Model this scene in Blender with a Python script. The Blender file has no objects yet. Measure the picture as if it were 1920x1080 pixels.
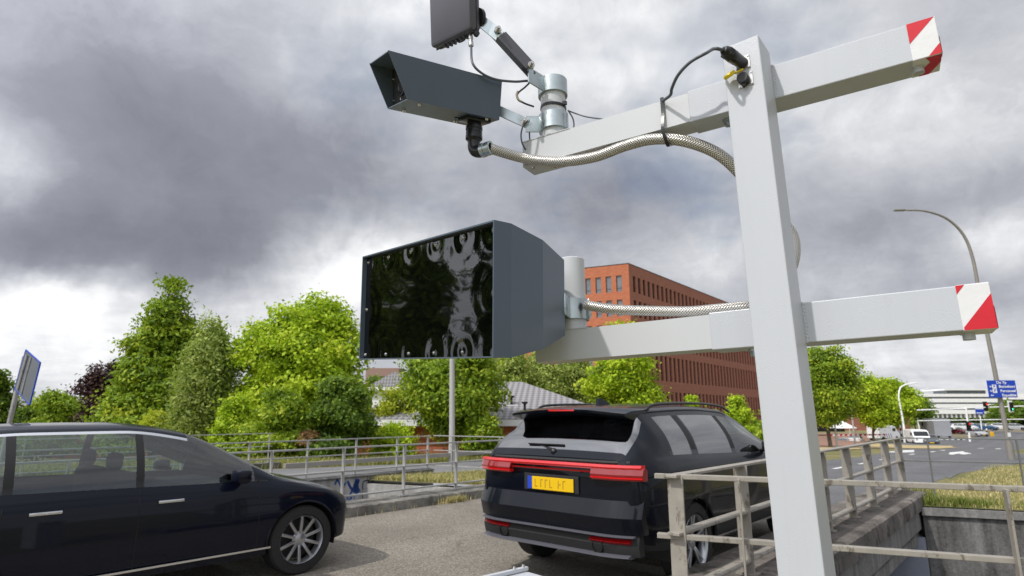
import bpy, math, random
import numpy as np
from mathutils import Vector, Matrix
PI = math.pi
rnd = random.Random(7)
# ------------------------------------------------------------------ camera, sky, sun
FPX, TH, EYE = 1116.0, 0.2086, 1.5
scn = bpy.context.scene
cam_d = bpy.data.cameras.new('camera'); cam = bpy.data.objects.new('camera', cam_d)
scn.collection.objects.link(cam); scn.camera = cam
cam.location = (0, 0, EYE); cam.rotation_euler = (PI/2 + TH, 0, 0)
cam_d.sensor_width = 36; cam_d.lens = FPX/1920*36
cam_d.clip_start = 0.05; cam_d.clip_end = 6000
cam_d.dof.use_dof = True; cam_d.dof.focus_distance = 1.75; cam_d.dof.aperture_fstop = 6.3
scn.view_settings.view_transform = 'Standard'; scn.view_settings.look = 'None'
scn.view_settings.exposure = 0.1; scn.view_settings.gamma = 1.0
scn.view_settings.use_curve_mapping = False
SUN_EL, SUN_AZ = math.radians(50), math.radians(233)      # compass style: 0 = +Y, 90 = +X
sun_dir = Vector((math.sin(SUN_AZ)*math.cos(SUN_EL), math.cos(SUN_AZ)*math.cos(SUN_EL), math.sin(SUN_EL)))
sd = bpy.data.lights.new('sun', 'SUN'); sd.energy = 2.5; sd.angle = math.radians(1.5); sd.color = (1.0, 0.965, 0.915)
so = bpy.data.objects.new('sun', sd); scn.collection.objects.link(so)
so.rotation_euler = (-sun_dir).to_track_quat('-Z', 'Y').to_euler(); so.location = (0, 0, 60)

class NT:
    def __init__(s, tree): s.t = tree; s.n = tree.nodes; s.l = tree.links
    def add(s, typ, **kw):
        nd = s.n.new(typ)
        for k, v in kw.items(): setattr(nd, k, v)
        return nd
    def put(s, sock, val):
        if isinstance(val, bpy.types.NodeSocket): s.l.new(val, sock)
        else:
            if hasattr(sock.default_value, '__len__') and not hasattr(val, '__len__'): val = (val,)*len(sock.default_value)
            if hasattr(sock.default_value, '__len__') and len(sock.default_value) == 4 and len(val) == 3: val = (*val, 1)
            sock.default_value = val
    def m(s, op, a, b=0.0, c=None, clamp=False):
        nd = s.add('ShaderNodeMath', operation=op, use_clamp=clamp); s.put(nd.inputs[0], a); s.put(nd.inputs[1], b)
        if c is not None: s.put(nd.inputs[2], c)
        return nd.outputs[0]
    def v(s, op, a, b=(0, 0, 0), c=None):
        nd = s.add('ShaderNodeVectorMath', operation=op); s.put(nd.inputs[0], a); s.put(nd.inputs[1], b)
        if c is not None: s.put(nd.inputs[2], c)
        return nd.outputs['Value'] if op in ('DOT_PRODUCT', 'LENGTH', 'DISTANCE') else nd.outputs['Vector']
    def noise(s, vec, scale, detail=4, rough=0.55, dist=0.0, col=False):
        nd = s.add('ShaderNodeTexNoise'); s.put(nd.inputs['Vector'], vec); nd.inputs['Scale'].default_value = scale
        nd.inputs['Detail'].default_value = detail; nd.inputs['Roughness'].default_value = rough; nd.inputs['Distortion'].default_value = dist
        return nd.outputs['Color'] if col else nd.outputs['Fac']
    def ramp(s, fac, stops, interp='LINEAR'):
        nd = s.add('ShaderNodeValToRGB'); s.put(nd.inputs[0], fac); r = nd.color_ramp; r.interpolation = interp
        while len(r.elements) < len(stops): r.elements.new(0.5)
        for e, (p, c) in zip(r.elements, stops):
            e.position = p; e.color = (*c, 1) if hasattr(c, '__len__') else (c, c, c, 1)
        return nd.outputs[0]
    def mix(s, f, a, b, mode='MIX'):
        nd = s.add('ShaderNodeMix', data_type='RGBA', blend_type=mode); s.put(nd.inputs[0], f); s.put(nd.inputs[6], a); s.put(nd.inputs[7], b)
        return nd.outputs[2]
    def bump(s, h, strength=0.3, dist=0.01, normal=None):
        nd = s.add('ShaderNodeBump'); s.put(nd.inputs['Height'], h); nd.inputs['Strength'].default_value = strength; nd.inputs['Distance'].default_value = dist
        if normal is not None: s.put(nd.inputs['Normal'], normal)
        return nd.outputs[0]

def ray(px, py):
    x = (px-960)/FPX; v = -(py-540)/FPX
    return Vector((x, math.cos(TH)-v*math.sin(TH), math.sin(TH)+v*math.cos(TH)))

def build_world():
    w = bpy.data.worlds.new('World'); scn.world = w; w.use_nodes = True
    T = NT(w.node_tree); T.n.clear()
    out = T.add('ShaderNodeOutputWorld')
    sky = T.add('ShaderNodeTexSky', sky_type='NISHITA', sun_disc=False)
    sky.sun_elevation = SUN_EL; sky.sun_rotation = SUN_AZ; sky.air_density = 1.0; sky.dust_density = 1.5
    b1 = T.add('ShaderNodeBackground'); T.put(b1.inputs[0], sky.outputs[0]); b1.inputs[1].default_value = 0.09
    g = T.add('ShaderNodeTexCoord').outputs['Generated']
    # distort the direction, then azimuth / elevation of it
    n1 = T.noise(g, 3.2, 5, 0.6, 0.3, col=True)
    dv = T.v('MULTIPLY', T.v('SUBTRACT', n1, (0.5, 0.5, 0.5)), (0.17, 0.17, 0.13))
    d2 = T.v('ADD', g, dv)
    n1b = T.noise(g, 11.0, 4, 0.6, 0.2, col=True)
    d2 = T.v('ADD', d2, T.v('MULTIPLY', T.v('SUBTRACT', n1b, (0.5, 0.5, 0.5)), (0.07, 0.07, 0.05)))
    sp = T.add('ShaderNodeSeparateXYZ'); T.put(sp.inputs[0], d2)
    az = T.m('ARCTAN2', sp.outputs[0], sp.outputs[1]); el = T.m('ARCSINE', sp.outputs[2])
    cb = T.add('ShaderNodeCombineXYZ'); T.put(cb.inputs[0], az); T.put(cb.inputs[1], el); ae = cb.outputs[0]
    # cloud masses: centre and extent written as directions seen from the site
    acc = 0.52
    for px, py, rx, ry, amp in SKY_MASSES:
        r = ray(px, py); a = math.atan2(r.x, r.y); e = math.asin(r.z/r.length)
        ra = rx/1150; re = ry/1150
        v = T.v('MULTIPLY_ADD', ae, (1/ra, 1/re, 0), (-a/ra, -e/re, 0))
        ex = T.m('EXPONENT', T.m('MULTIPLY', T.v('DOT_PRODUCT', v, v), -1.0))
        acc = T.m('MULTIPLY_ADD', ex, amp, acc)
    # layered structure: noise on the plane of the cloud deck
    el2 = T.m('MAXIMUM', T.m('ABSOLUTE', sepz(T, g)), 0.03)
    pl = T.v('DIVIDE', g, combine1(T, T.m('ADD', el2, 0.16)))
    na = T.noise(pl, 0.9, 6, 0.58, 0.4); nb = T.noise(pl, 3.4, 5, 0.6, 0.2)
    nc = T.noise(d2, 5.5, 9, 0.66, 0.5)
    acc = T.m('MULTIPLY_ADD', T.m('SUBTRACT', na, 0.5), 0.30, acc)
    acc = T.m('MULTIPLY_ADD', T.m('SUBTRACT', nb, 0.5), 0.18, acc)
    acc = T.m('MULTIPLY_ADD', T.m('SUBTRACT', nc, 0.5), 0.38, acc)
    col = T.ramp(acc, [(0.02, (0.178, 0.186, 0.220)), (0.30, (0.268, 0.278, 0.322)), (0.48, (0.42, 0.435, 0.48)),
                       (0.62, (0.59, 0.605, 0.64)), (0.80, (0.95, 0.955, 0.965))])
    b2 = T.add('ShaderNodeBackground'); T.put(b2.inputs[0], col)
    # thin bright cloud round the hidden sun, behind the viewer
    dd = T.v('DOT_PRODUCT', T.v('NORMALIZE', g), tuple(sun_dir)); gl = T.m('EXPONENT', T.m('MULTIPLY', T.m('SUBTRACT', dd, 1.0), 2.6))
    T.put(b2.inputs[1], T.m('MULTIPLY_ADD', T.m('MAXIMUM', T.m('SUBTRACT', gl, 0.08), 0.0), 2.4, 1.0))
    cov = T.m('SUBTRACT', 1.0, T.m('MULTIPLY', T.ramp(T.noise(pl, 0.7, 5, 0.6), [(0.60, 0.0), (0.68, 1.0)]), 0.45))
    mx = T.add('ShaderNodeMixShader'); T.put(mx.inputs[0], cov); T.l.new(b1.outputs[0], mx.inputs[1]); T.l.new(b2.outputs[0], mx.inputs[2])
    T.l.new(mx.outputs[0], out.inputs[0])
def sepz(T, v):
    sp = T.add('ShaderNodeSeparateXYZ'); T.put(sp.inputs[0], v); return sp.outputs[2]
def combine1(T, s):
    cb = T.add('ShaderNodeCombineXYZ')
    for i in range(3): T.put(cb.inputs[i], s)
    return cb.outputs[0]
SKY_MASSES = [ # px, py, rx, ry, amp
    (120, 130, 330, 170, -0.20), (430, 300, 330, 150, -0.26), (340, 460, 270, 75, -0.34), (60, 420, 150, 60, -0.16), (10, 270, 70, 70, 0.16),
    (200, 640, 380, 90, 0.22), (660, 500, 150, 80, 0.52), (100, 540, 90, 40, 0.28), (880, 330, 300, 110, -0.06), (1150, 370, 190, 80, -0.22),
    (560, 60, 260, 120, 0.02), (820, 100, 260, 150, 0.17), (1300, 40, 360, 130, 0.19), (1330, 490, 140, 70, 0.16), (1640, 430, 170, 80, -0.16), (1850, 460, 110, 55, 0.22),
    (1870, 370, 80, 45, -0.08), (1700, 200, 280, 120, 0.13), (1740, 690, 260, 60, 0.16), (1740, 590, 200, 40, -0.05), (-300, 400, 300, 400, 0.1)]
build_world()

# ------------------------------------------------------------------ geometry helpers
def G(px, py, z=0.0):
    r = ray(px, py); k = (z-EYE)/r.z; return Vector((r.x*k, r.y*k, z))
def D(px, py, Y):
    r = ray(px, py); k = Y/r.y; return Vector((r.x*k, Y, EYE+r.z*k))
RA = math.radians(41.2)
ET = Vector((math.sin(RA), math.cos(RA), 0)); ES = Vector((math.cos(RA), -math.sin(RA), 0))
def W(s, t, z=0.0): return ES*s + ET*t + Vector((0, 0, z))
def ST(p): return p.dot(ES), p.dot(ET)
SK = 0.36                                            # skew of the underpass
Q0, Q1 = 4.9, 13.0                                   # near and far wall of the underpass
def zt(s, t):
    q = t - SK*s
    z = -0.03*(min(max(q, 14), 100)-14)
    z -= 1.5*min(max((-21-s)/5, 0), 1)*(1 if True else 0)
    return z
def Gt(px, py, dz=0.0):
    r = ray(px, py); lo = 2.0; hi = lo
    while hi < 3000:
        hi = lo*1.02; p = r*(hi/r.y); z = EYE+p.z
        s, t = ST(Vector((p.x, p.y, 0)))
        if z < zt(s, t)+dz: break
        lo = hi
    for _ in range(30):
        m = (lo+hi)/2; p = r*(m/r.y); s, t = ST(Vector((p.x, p.y, 0)))
        if EYE+p.z < zt(s, t)+dz: hi = m
        else: lo = m
    p = r*(lo/r.y); return Vector((p.x, p.y, EYE+p.z))
def col_at(px, Y):                                   # ground point under a picture column at distance Y
    X = Y*(px-960)/(FPX*(math.cos(TH)+math.tan(TH)*math.sin(TH)))
    s, t = ST(Vector((X, Y, 0))); return Vector((X, Y, zt(s, t)))

def wloc(o):
    v = Vector((0, 0, 0))
    while o is not None: v = v + o.location; o = o.parent
    return v
class MB:
    def __init__(s): s.v = []; s.f = []; s.mi = []; s.uv = None; s.cur = 0
    def add(s, vs, fs, mi=None):
        b = len(s.v); s.v += [tuple(x) for x in vs]
        for f in fs: s.f.append(tuple(i+b for i in f)); s.mi.append(s.cur if mi is None else mi)
        return s
    def box(s, c, size, ax=None, mi=None, bev=0.0):
        c = Vector(c); X, Y, Z = ax if ax else (Vector((1, 0, 0)), Vector((0, 1, 0)), Vector((0, 0, 1)))
        a, b, d = [q/2 for q in size]
        if bev <= 0:
            vs = [c+X*(i*a)+Y*(j*b)+Z*(k*d) for k in (-1, 1) for j in (-1, 1) for i in (-1, 1)]
            return s.add(vs, [(0, 2, 3, 1), (4, 5, 7, 6), (0, 1, 5, 4), (2, 6, 7, 3), (0, 4, 6, 2), (1, 3, 7, 5)], mi)
        bm = bmesh_box(size, bev); vs = [c+X*v[0]+Y*v[1]+Z*v[2] for v in bm[0]]
        return s.add(vs, bm[1], mi)
    def frustum(s, p0, p1, r0, r1, n=12, caps=True, mi=None):
        p0 = Vector(p0); p1 = Vector(p1); d = (p1-p0).normalized()
        a = d.orthogonal().normalized(); b = d.cross(a)
        vs = []
        for p, r in ((p0, r0), (p1, r1)):
            vs += [p+(a*math.cos(2*PI*i/n)+b*math.sin(2*PI*i/n))*r for i in range(n)]
        fs = [(i, (i+1) % n, n+(i+1) % n, n+i) for i in range(n)]
        if caps: fs += [tuple(range(n-1, -1, -1)), tuple(range(n, 2*n))]
        return s.add(vs, fs, mi)
    def tube(s, pts, r, n=8, caps=True, mi=None, uv=False):
        pts = [Vector(p) for p in pts]; N = len(pts); rs = r if hasattr(r, '__len__') else [r]*N
        d = (pts[1]-pts[0]).normalized(); a = d.orthogonal().normalized(); vs = []; L = 0; ls = []
        for i, p in enumerate(pts):
            if i: L += (p-pts[i-1]).length
            ls.append(L)
            t = (pts[min(i+1, N-1)]-pts[max(i-1, 0)]).normalized()
            a = (a-t*a.dot(t)).normalized(); b = t.cross(a)
            vs += [p+(a*math.cos(2*PI*k/n)+b*math.sin(2*PI*k/n))*rs[i] for k in range(n)]
        fs = [(i*n+k, i*n+(k+1) % n, (i+1)*n+(k+1) % n, (i+1)*n+k) for i in range(N-1) for k in range(n)]
        if uv:
            s.uv = [] if s.uv is None else s.uv
            for i in range(N-1):
                for k in range(n): s.uv += [(ls[i], k/n), (ls[i], (k+1)/n), (ls[i+1], (k+1)/n), (ls[i+1], k/n)]
            caps = False
        if caps: fs += [tuple(range(n-1, -1, -1)), tuple(range((N-1)*n, N*n))]
        return s.add(vs, fs, mi)
    def prism(s, poly, ext, mi=None):
        n = len(poly); ext = Vector(ext); vs = [Vector(p) for p in poly]; vs += [p+ext for p in vs]
        fs = [tuple(range(n-1, -1, -1)), tuple(range(n, 2*n))]+[(i, (i+1) % n, n+(i+1) % n, n+i) for i in range(n)]
        return s.add(vs, fs, mi)
    def lathe(s, prof, c, axis, n=24, mi=None, side=None):
        c = Vector(c); d = Vector(axis).normalized(); a = (side or d.orthogonal()).normalized(); b = d.cross(a); vs = []; m = len(prof)
        for k in range(n):
            ang = 2*PI*k/n; e = a*math.cos(ang)+b*math.sin(ang)
            vs += [c+e*r+d*h for r, h in prof]
        fs = [(k*m+i, k*m+i+1, ((k+1) % n)*m+i+1, ((k+1) % n)*m+i) for k in range(n) for i in range(m-1)]
        return s.add(vs, fs, mi)
    def ball(s, c, r, n=10, m=6, sc=(1, 1, 1), mi=None):
        vs = []; c = Vector(c)
        for j in range(m+1):
            ph = PI*j/m
            vs += [c+Vector((math.sin(ph)*math.cos(2*PI*i/n)*r*sc[0], math.sin(ph)*math.sin(2*PI*i/n)*r*sc[1], math.cos(ph)*r*sc[2])) for i in range(n)]
        return s.add(vs, [(j*n+i, (j+1)*n+i, (j+1)*n+(i+1) % n, j*n+(i+1) % n) for j in range(m) for i in range(n)], mi)
    def build(s, name, mats, parent=None, smooth=False, local=False, loc=None):
        if not isinstance(mats, (list, tuple)): mats = [mats]
        me = bpy.data.meshes.new(name); off = Vector((0, 0, 0))
        if parent is not None and not local: off = wloc(parent)
        if loc is not None: off = Vector(loc)
        me.from_pydata([tuple(Vector(v)-off) for v in s.v] if off.length > 0 else s.v, [], s.f)
        for m in mats: me.materials.append(m)
        if len(mats) > 1:
            for p, i in zip(me.polygons, s.mi): p.material_index = i
        if s.uv is not None:
            ul = me.uv_layers.new(name='uv'); k = min(len(s.uv), len(ul.data))
            for i in range(k): ul.data[i].uv = s.uv[i]
        if smooth:
            for p in me.polygons: p.use_smooth = True
            if smooth != 'all':
                try: me.set_sharp_from_angle(angle=math.radians(smooth if smooth is not True else 38))
                except Exception: pass
        me.update(); o = bpy.data.objects.new(name, me); scn.collection.objects.link(o)
        if parent is not None: o.parent = parent
        if loc is not None: o.location = loc
        return o
_bb = {}
def bmesh_box(size, bev):
    k = (tuple(size), bev)
    if k not in _bb:
        import bmesh
        bm = bmesh.new(); bmesh.ops.create_cube(bm, size=1)
        for v in bm.verts: v.co = Vector((v.co.x*size[0], v.co.y*size[1], v.co.z*size[2]))
        bmesh.ops.bevel(bm, geom=bm.edges[:], offset=bev, segments=2, affect='EDGES', profile=0.5)
        bm.verts.index_update()
        _bb[k] = ([tuple(v.co) for v in bm.verts], [tuple(v.index for v in f.verts) for f in bm.faces]); bm.free()
    return _bb[k]
def tag(o, label, cat, group=None, kind=None):
    if label: o['label'] = label
    if cat: o['category'] = cat
    if group: o['group'] = group
    if kind: o['kind'] = kind
    return o
def empty(name, loc, label, cat, group=None, rz=0.0):
    o = bpy.data.objects.new(name, None); scn.collection.objects.link(o); o.location = loc; o.rotation_euler = (0, 0, rz); o.empty_display_size = 0.2
    return tag(o, label, cat, group)
def copy_tree(o, parent=None):
    c = o.copy(); scn.collection.objects.link(c); c.parent = parent
    for ch in [x for x in bpy.data.objects if x.parent == o and x != c]: copy_tree(ch, c)
    return c
def struct(name, mb, m, **k): return tag(mb.build(name, m, **k), None, None, kind='structure')
def spline(pts, n=12):
    pts = [Vector(p) for p in pts]; P = [pts[0]*2-pts[1]]+pts+[pts[-1]*2-pts[-2]]; out = []
    for i in range(1, len(P)-2):
        for k in range(n):
            t = k/n; a, b, c, d = P[i-1], P[i], P[i+1], P[i+2]
            out.append(0.5*((2*b)+(c-a)*t+(2*a-5*b+4*c-d)*t*t+(3*b-a-3*c+d)*t**3))
    out.append(pts[-1]); return out

# ------------------------------------------------------------------ materials
def mat_new(name):
    m = bpy.data.materials.new(name); m.use_nodes = True; T = NT(m.node_tree); T.n.clear()
    out = T.add('ShaderNodeOutputMaterial'); p = T.add('ShaderNodeBsdfPrincipled'); T.l.new(p.outputs[0], out.inputs[0])
    return m, T, p, out
def pbr(name, col, rough=0.5, metal=0.0, var=0.12, vs=3.0, bump=0.0, bs=60.0, bd=0.002, coat=0.0, spec=0.5, emit=None, es=1.0, rv=0.0, coord='Object', stain=None):
    m, T, p, out = mat_new(name); tc = T.add('ShaderNodeTexCoord').outputs[coord]
    n = T.noise(tc, vs, 5, 0.6)
    c = T.mix(n, tuple(x*(1-var) for x in col), tuple(min(1, x*(1+var)) for x in col)); 
    if stain:
        ps = T.add('ShaderNodeNewGeometry').outputs['Position']; a = T.ramp(T.noise(T.v('MULTIPLY', ps, (1, 1, 0.45)), stain[1], 6, 0.72), [(stain[2], 0.0), (stain[2]+0.07, 1.0)])
        c = T.mix(T.m('MULTIPLY', a, stain[3]), c, stain[0])
    T.put(p.inputs['Base Color'], c)
    if rv: T.put(p.inputs['Roughness'], T.m('MULTIPLY_ADD', T.noise(tc, vs*4, 4), rv, rough-rv/2))
    else: p.inputs['Roughness'].default_value = rough
    p.inputs['Metallic'].default_value = metal; p.inputs['Coat Weight'].default_value = coat; p.inputs['Coat Roughness'].default_value = 0.04
    p.inputs['Specular IOR Level'].default_value = spec
    if bump: T.put(p.inputs['Normal'], T.bump(T.noise(tc, bs, 3), bump, bd))
    if emit: p.inputs['Emission Color'].default_value = (*emit, 1); p.inputs['Emission Strength'].default_value = es
    return m
M = {}
# light grey textured powder coat of the post and the arms, with fine droplets
def m_powder():
    m, T, p, o = mat_new('powder_coat'); tc = T.add('ShaderNodeTexCoord').outputs['Object']
    n = T.noise(tc, 2.2, 4); c = T.mix(n, (0.50, 0.52, 0.555), (0.555, 0.575, 0.605))
    ps = T.add('ShaderNodeNewGeometry').outputs['Position']; stk = T.ramp(T.noise(T.v('MULTIPLY', ps, (38, 38, 1.6)), 1.0, 5, 0.7), [(0.52, 0.0), (0.72, 1.0)])
    c = T.mix(T.m('MULTIPLY', stk, 0.07), c, (0.30, 0.29, 0.26)); spk = T.ramp(T.noise(ps, 160, 2), [(0.70, 0.0), (0.76, 1.0)]); c = T.mix(T.m('MULTIPLY', spk, 0.25), c, (0.25, 0.24, 0.22)); T.put(p.inputs['Base Color'], c)
    p.inputs['Roughness'].default_value = 0.34
    vo = T.add('ShaderNodeTexVoronoi', feature='F1'); T.put(vo.inputs['Vector'], tc); vo.inputs['Scale'].default_value = 150
    sel = T.ramp(T.noise(tc, 9, 3), [(0.5, 0.0), (0.62, 1.0)])
    drop = T.m('MULTIPLY', T.ramp(vo.outputs['Distance'], [(0.12, 1.0), (0.30, 0.0)]), sel)
    h = T.m('ADD', T.m('MULTIPLY', T.noise(tc, 330, 2), 0.6), T.m('MULTIPLY', drop, 0.9))
    T.put(p.inputs['Normal'], T.bump(h, 0.32, 0.0009)); return m
M['powder'] = m_powder()
M['powder_smooth'] = pbr('smooth_grey_paint', (0.56, 0.575, 0.585), 0.38, var=0.04, bump=0.05, bs=200)
M['anthracite'] = pbr('anthracite_sheet', (0.092, 0.122, 0.162), 0.34, var=0.08, vs=6, bump=0.06, bs=500, bd=0.0006, rv=0.08)
M['antenna'] = pbr('grey_plastic_shell', (0.098, 0.098, 0.115), 0.40, var=0.08, vs=8, bump=0.12, bs=900, bd=0.0004)
M['zinc'] = pbr('zinc_plated_steel', (0.50, 0.56, 0.56), 0.30, 0.9, var=0.28, vs=14, rv=0.25, bump=0.05, bs=90)
M['steel'] = pbr('stainless_steel', (0.62, 0.60, 0.56), 0.22, 1.0, var=0.15, vs=40)
M['black'] = pbr('black_plastic', (0.012, 0.012, 0.013), 0.30, var=0.2, vs=20)
M['blackmatt'] = pbr('black_rubber', (0.016, 0.016, 0.017), 0.7, var=0.2, vs=20, bump=0.1, bs=120)
M['dark_in'] = pbr('dark_interior', (0.008, 0.008, 0.009), 0.85, var=0.3)
M['cable'] = pbr('grey_cable_jacket', (0.085, 0.095, 0.11), 0.42, var=0.1, vs=60, bump=0.15, bs=300)
M['yellow'] = pbr('yellow_rubber', (0.80, 0.60, 0.005), 0.4, var=0.08, vs=30)
M['red'] = pbr('red_reflective_tape', (0.60, 0.010, 0.022), 0.30, var=0.18, vs=25, bump=0.15, bs=35, bd=0.002)
M['white'] = pbr('white_reflective_tape', (0.74, 0.74, 0.74), 0.30, var=0.05, vs=25, bump=0.35, bs=28, bd=0.003)
M['white_paint'] = pbr('white_paint', (0.90, 0.90, 0.89), 0.45, var=0.06, vs=1.2)
M['cap'] = pbr('brown_grey_cap', (0.30, 0.26, 0.19), 0.55, var=0.15)
def m_hose():
    m, T, p, o = mat_new('braided_steel'); uv = T.add('ShaderNodeTexCoord').outputs['UV']
    sp = T.add('ShaderNodeSeparateXYZ'); T.put(sp.inputs[0], uv)
    a = T.m('MULTIPLY', sp.outputs[0], 130.0); b = T.m('MULTIPLY', sp.outputs[1], 11.0)
    w1 = T.m('SINE', T.m('MULTIPLY', T.m('ADD', a, b), 2*PI)); w2 = T.m('SINE', T.m('MULTIPLY', T.m('SUBTRACT', a, b), 2*PI))
    h = T.m('MAXIMUM', w1, w2); h = T.m('MULTIPLY_ADD', h, 0.5, 0.5)
    T.put(p.inputs['Base Color'], T.ramp(h, [(0.40, (0.13, 0.12, 0.10)), (0.85, (0.80, 0.77, 0.71))]))
    p.inputs['Metallic'].default_value = 0.9; p.inputs['Roughness'].default_value = 0.32
    T.put(p.inputs['Normal'], T.bump(h, 0.9, 0.0016)); return m
M['hose'] = m_hose()
# black acrylic window of the housing: flexed where the screws pull it, so the reflections swirl
def m_acrylic(B, R, U, pts):
    m, T, p, o = mat_new('black_acrylic'); pos = T.add('ShaderNodeNewGeometry').outputs['Position']
    p.inputs['Base Color'].default_value = (0.0015, 0.0015, 0.0018, 1); p.inputs['Roughness'].default_value = 0.03
    p.inputs['Specular IOR Level'].default_value = 0.85; p.inputs['IOR'].default_value = 1.7
    h = T.m('MULTIPLY', T.noise(pos, 3.5, 2, 0.5, 0.4), 0.0015)
    for q in pts:
        d = T.v('DISTANCE', pos, tuple(q))
        env = T.m('EXPONENT', T.m('MULTIPLY', d, -30.0))
        wv = T.m('MULTIPLY', T.m('COSINE', T.m('MULTIPLY', d, 120.0)), 0.0011)
        h = T.m('ADD', h, T.m('MULTIPLY', env, T.m('SUBTRACT', T.m('MULTIPLY', wv, 0.75), 0.0020)))
    nd = T.add('ShaderNodeBump'); T.put(nd.inputs['Height'], h); nd.inputs['Strength'].default_value = 1.0; nd.inputs['Distance'].default_value = 1.0
    T.put(p.inputs['Normal'], nd.outputs[0]); return m
def m_concrete(name, light, dark, streak=0.5, sc=1.0, moss=0.0):
    m, T, p, o = mat_new(name); pos = T.add('ShaderNodeNewGeometry').outputs['Position']
    st = T.v('MULTIPLY', pos, (3.2*sc, 3.2*sc, 0.35*sc)); n1 = T.noise(st, 1.3, 6, 0.65, 0.3); n2 = T.noise(pos, 0.9*sc, 6, 0.7); n3 = T.noise(pos, 24*sc, 4, 0.7)
    f = T.m('ADD', T.m('MULTIPLY', n1, streak), T.m('MULTIPLY', n2, 1-streak)); f = T.m('ADD', f, T.m('MULTIPLY', T.m('SUBTRACT', n3, 0.5), 0.35))
    c = T.ramp(f, [(0.33, dark), (0.52, tuple((a+b)/2 for a, b in zip(light, dark))), (0.66, light)])
    if moss: c = T.mix(T.m('MULTIPLY', T.ramp(T.noise(pos, 3.1, 5, 0.7), [(0.52, 0.0), (0.62, 1.0)]), moss), c, (0.030, 0.030, 0.018))
    T.put(p.inputs['Base Color'], c); p.inputs['Roughness'].default_value = 0.88
    T.put(p.inputs['Normal'], T.bump(T.m('ADD', n3, T.noise(pos, 90, 3)), 0.5, 0.004)); return m
M['conc'] = m_concrete('weathered_concrete', (0.34, 0.33, 0.31), (0.10, 0.095, 0.088), 0.6)
M['conc_pale'] = m_concrete('pale_concrete', (0.58, 0.56, 0.53), (0.25, 0.24, 0.22), 0.6)
M['conc_dark'] = m_concrete('stained_concrete', (0.24, 0.235, 0.225), (0.035, 0.033, 0.03), 0.65, 1.0)
M['conc_cap'] = m_concrete('mossy_coping', (0.24, 0.21, 0.185), (0.055, 0.047, 0.04), 0.1, 1.4, 0.85)
M['conc_kerb'] = m_concrete('rough_kerb', (0.30, 0.285, 0.25), (0.075, 0.07, 0.062), 0.2, 2.2, 0.55)
M['conc_blue'] = m_concrete('blue_grey_painted_wall', (0.30, 0.32, 0.37), (0.24, 0.26, 0.31), 0.3)
def m_asphalt(name, c0, c1, sc=70.0, coarse=1.0):
    m, T, p, o = mat_new(name); pos = T.add('ShaderNodeNewGeometry').outputs['Position']
    vo = T.add('ShaderNodeTexVoronoi', feature='F1'); T.put(vo.inputs['Vector'], pos); vo.inputs['Scale'].default_value = sc
    rr = T.add('ShaderNodeSeparateColor'); T.put(rr.inputs[0], vo.outputs['Color'])
    n = T.noise(pos, 0.55, 6, 0.65); g = T.noise(pos, 26, 4, 0.75)
    f = T.m('ADD', T.m('MULTIPLY', rr.outputs[0], 0.55), T.m('MULTIPLY', g, 0.45))
    c = T.ramp(f, [(0.2, c0), (0.55, tuple((a+b)/2 for a, b in zip(c0, c1))), (0.85, c1)])
    c = T.mix(T.m('MULTIPLY', T.ramp(n, [(0.35, 1.0), (0.6, 0.0)]), 0.35), c, tuple(x*0.55 for x in c0))
    ln = T.v('DOT_PRODUCT', pos, tuple(ES)); wv = T.m('ABSOLUTE', T.m('SINE', T.m('MULTIPLY_ADD', ln, 1.75, 0.4))); c = T.mix(T.m('MULTIPLY', T.m('MULTIPLY', wv, T.noise(pos, 1.1, 4, 0.7)), 0.30), c, tuple(x*0.45 for x in c0))
    vc = T.add('ShaderNodeTexVoronoi', feature='DISTANCE_TO_EDGE'); T.put(vc.inputs['Vector'], T.v('ADD', pos, T.v('MULTIPLY', T.noise(pos, 2.0, 5, 0.7, col=True), (0.9, 0.9, 0)))); vc.inputs['Scale'].default_value = 0.35
    crk = T.m('MULTIPLY', T.ramp(vc.outputs['Distance'], [(0.002, 1.0), (0.007, 0.0)]), T.ramp(T.noise(pos, 0.5, 3), [(0.5, 0.0), (0.6, 1.0)])); c = T.mix(T.m('MULTIPLY', crk, 0.6), c, (0.02, 0.018, 0.016))
    T.put(p.inputs['Base Color'], c); p.inputs['Roughness'].default_value = 0.9
    T.put(p.inputs['Normal'], T.bump(T.m('SUBTRACT', 1.0, vo.outputs['Distance']), 0.6, 0.006*coarse)); return m
M['asph_deck'] = m_asphalt('beige_aggregate_asphalt', (0.125, 0.108, 0.085), (0.40, 0.36, 0.30), 75)
M['asph'] = m_asphalt('grey_asphalt', (0.105, 0.105, 0.110), (0.21, 0.21, 0.215), 60)
M['asph2'] = m_asphalt('pale_asphalt', (0.16, 0.16, 0.165), (0.26, 0.255, 0.25), 60)
M['line'] = pbr('road_marking_paint', (0.70, 0.70, 0.68), 0.6, var=0.18, vs=2.5)
M['kerbstone'] = pbr('kerbstone', (0.30, 0.28, 0.25), 0.85, var=0.25, vs=2)
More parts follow.
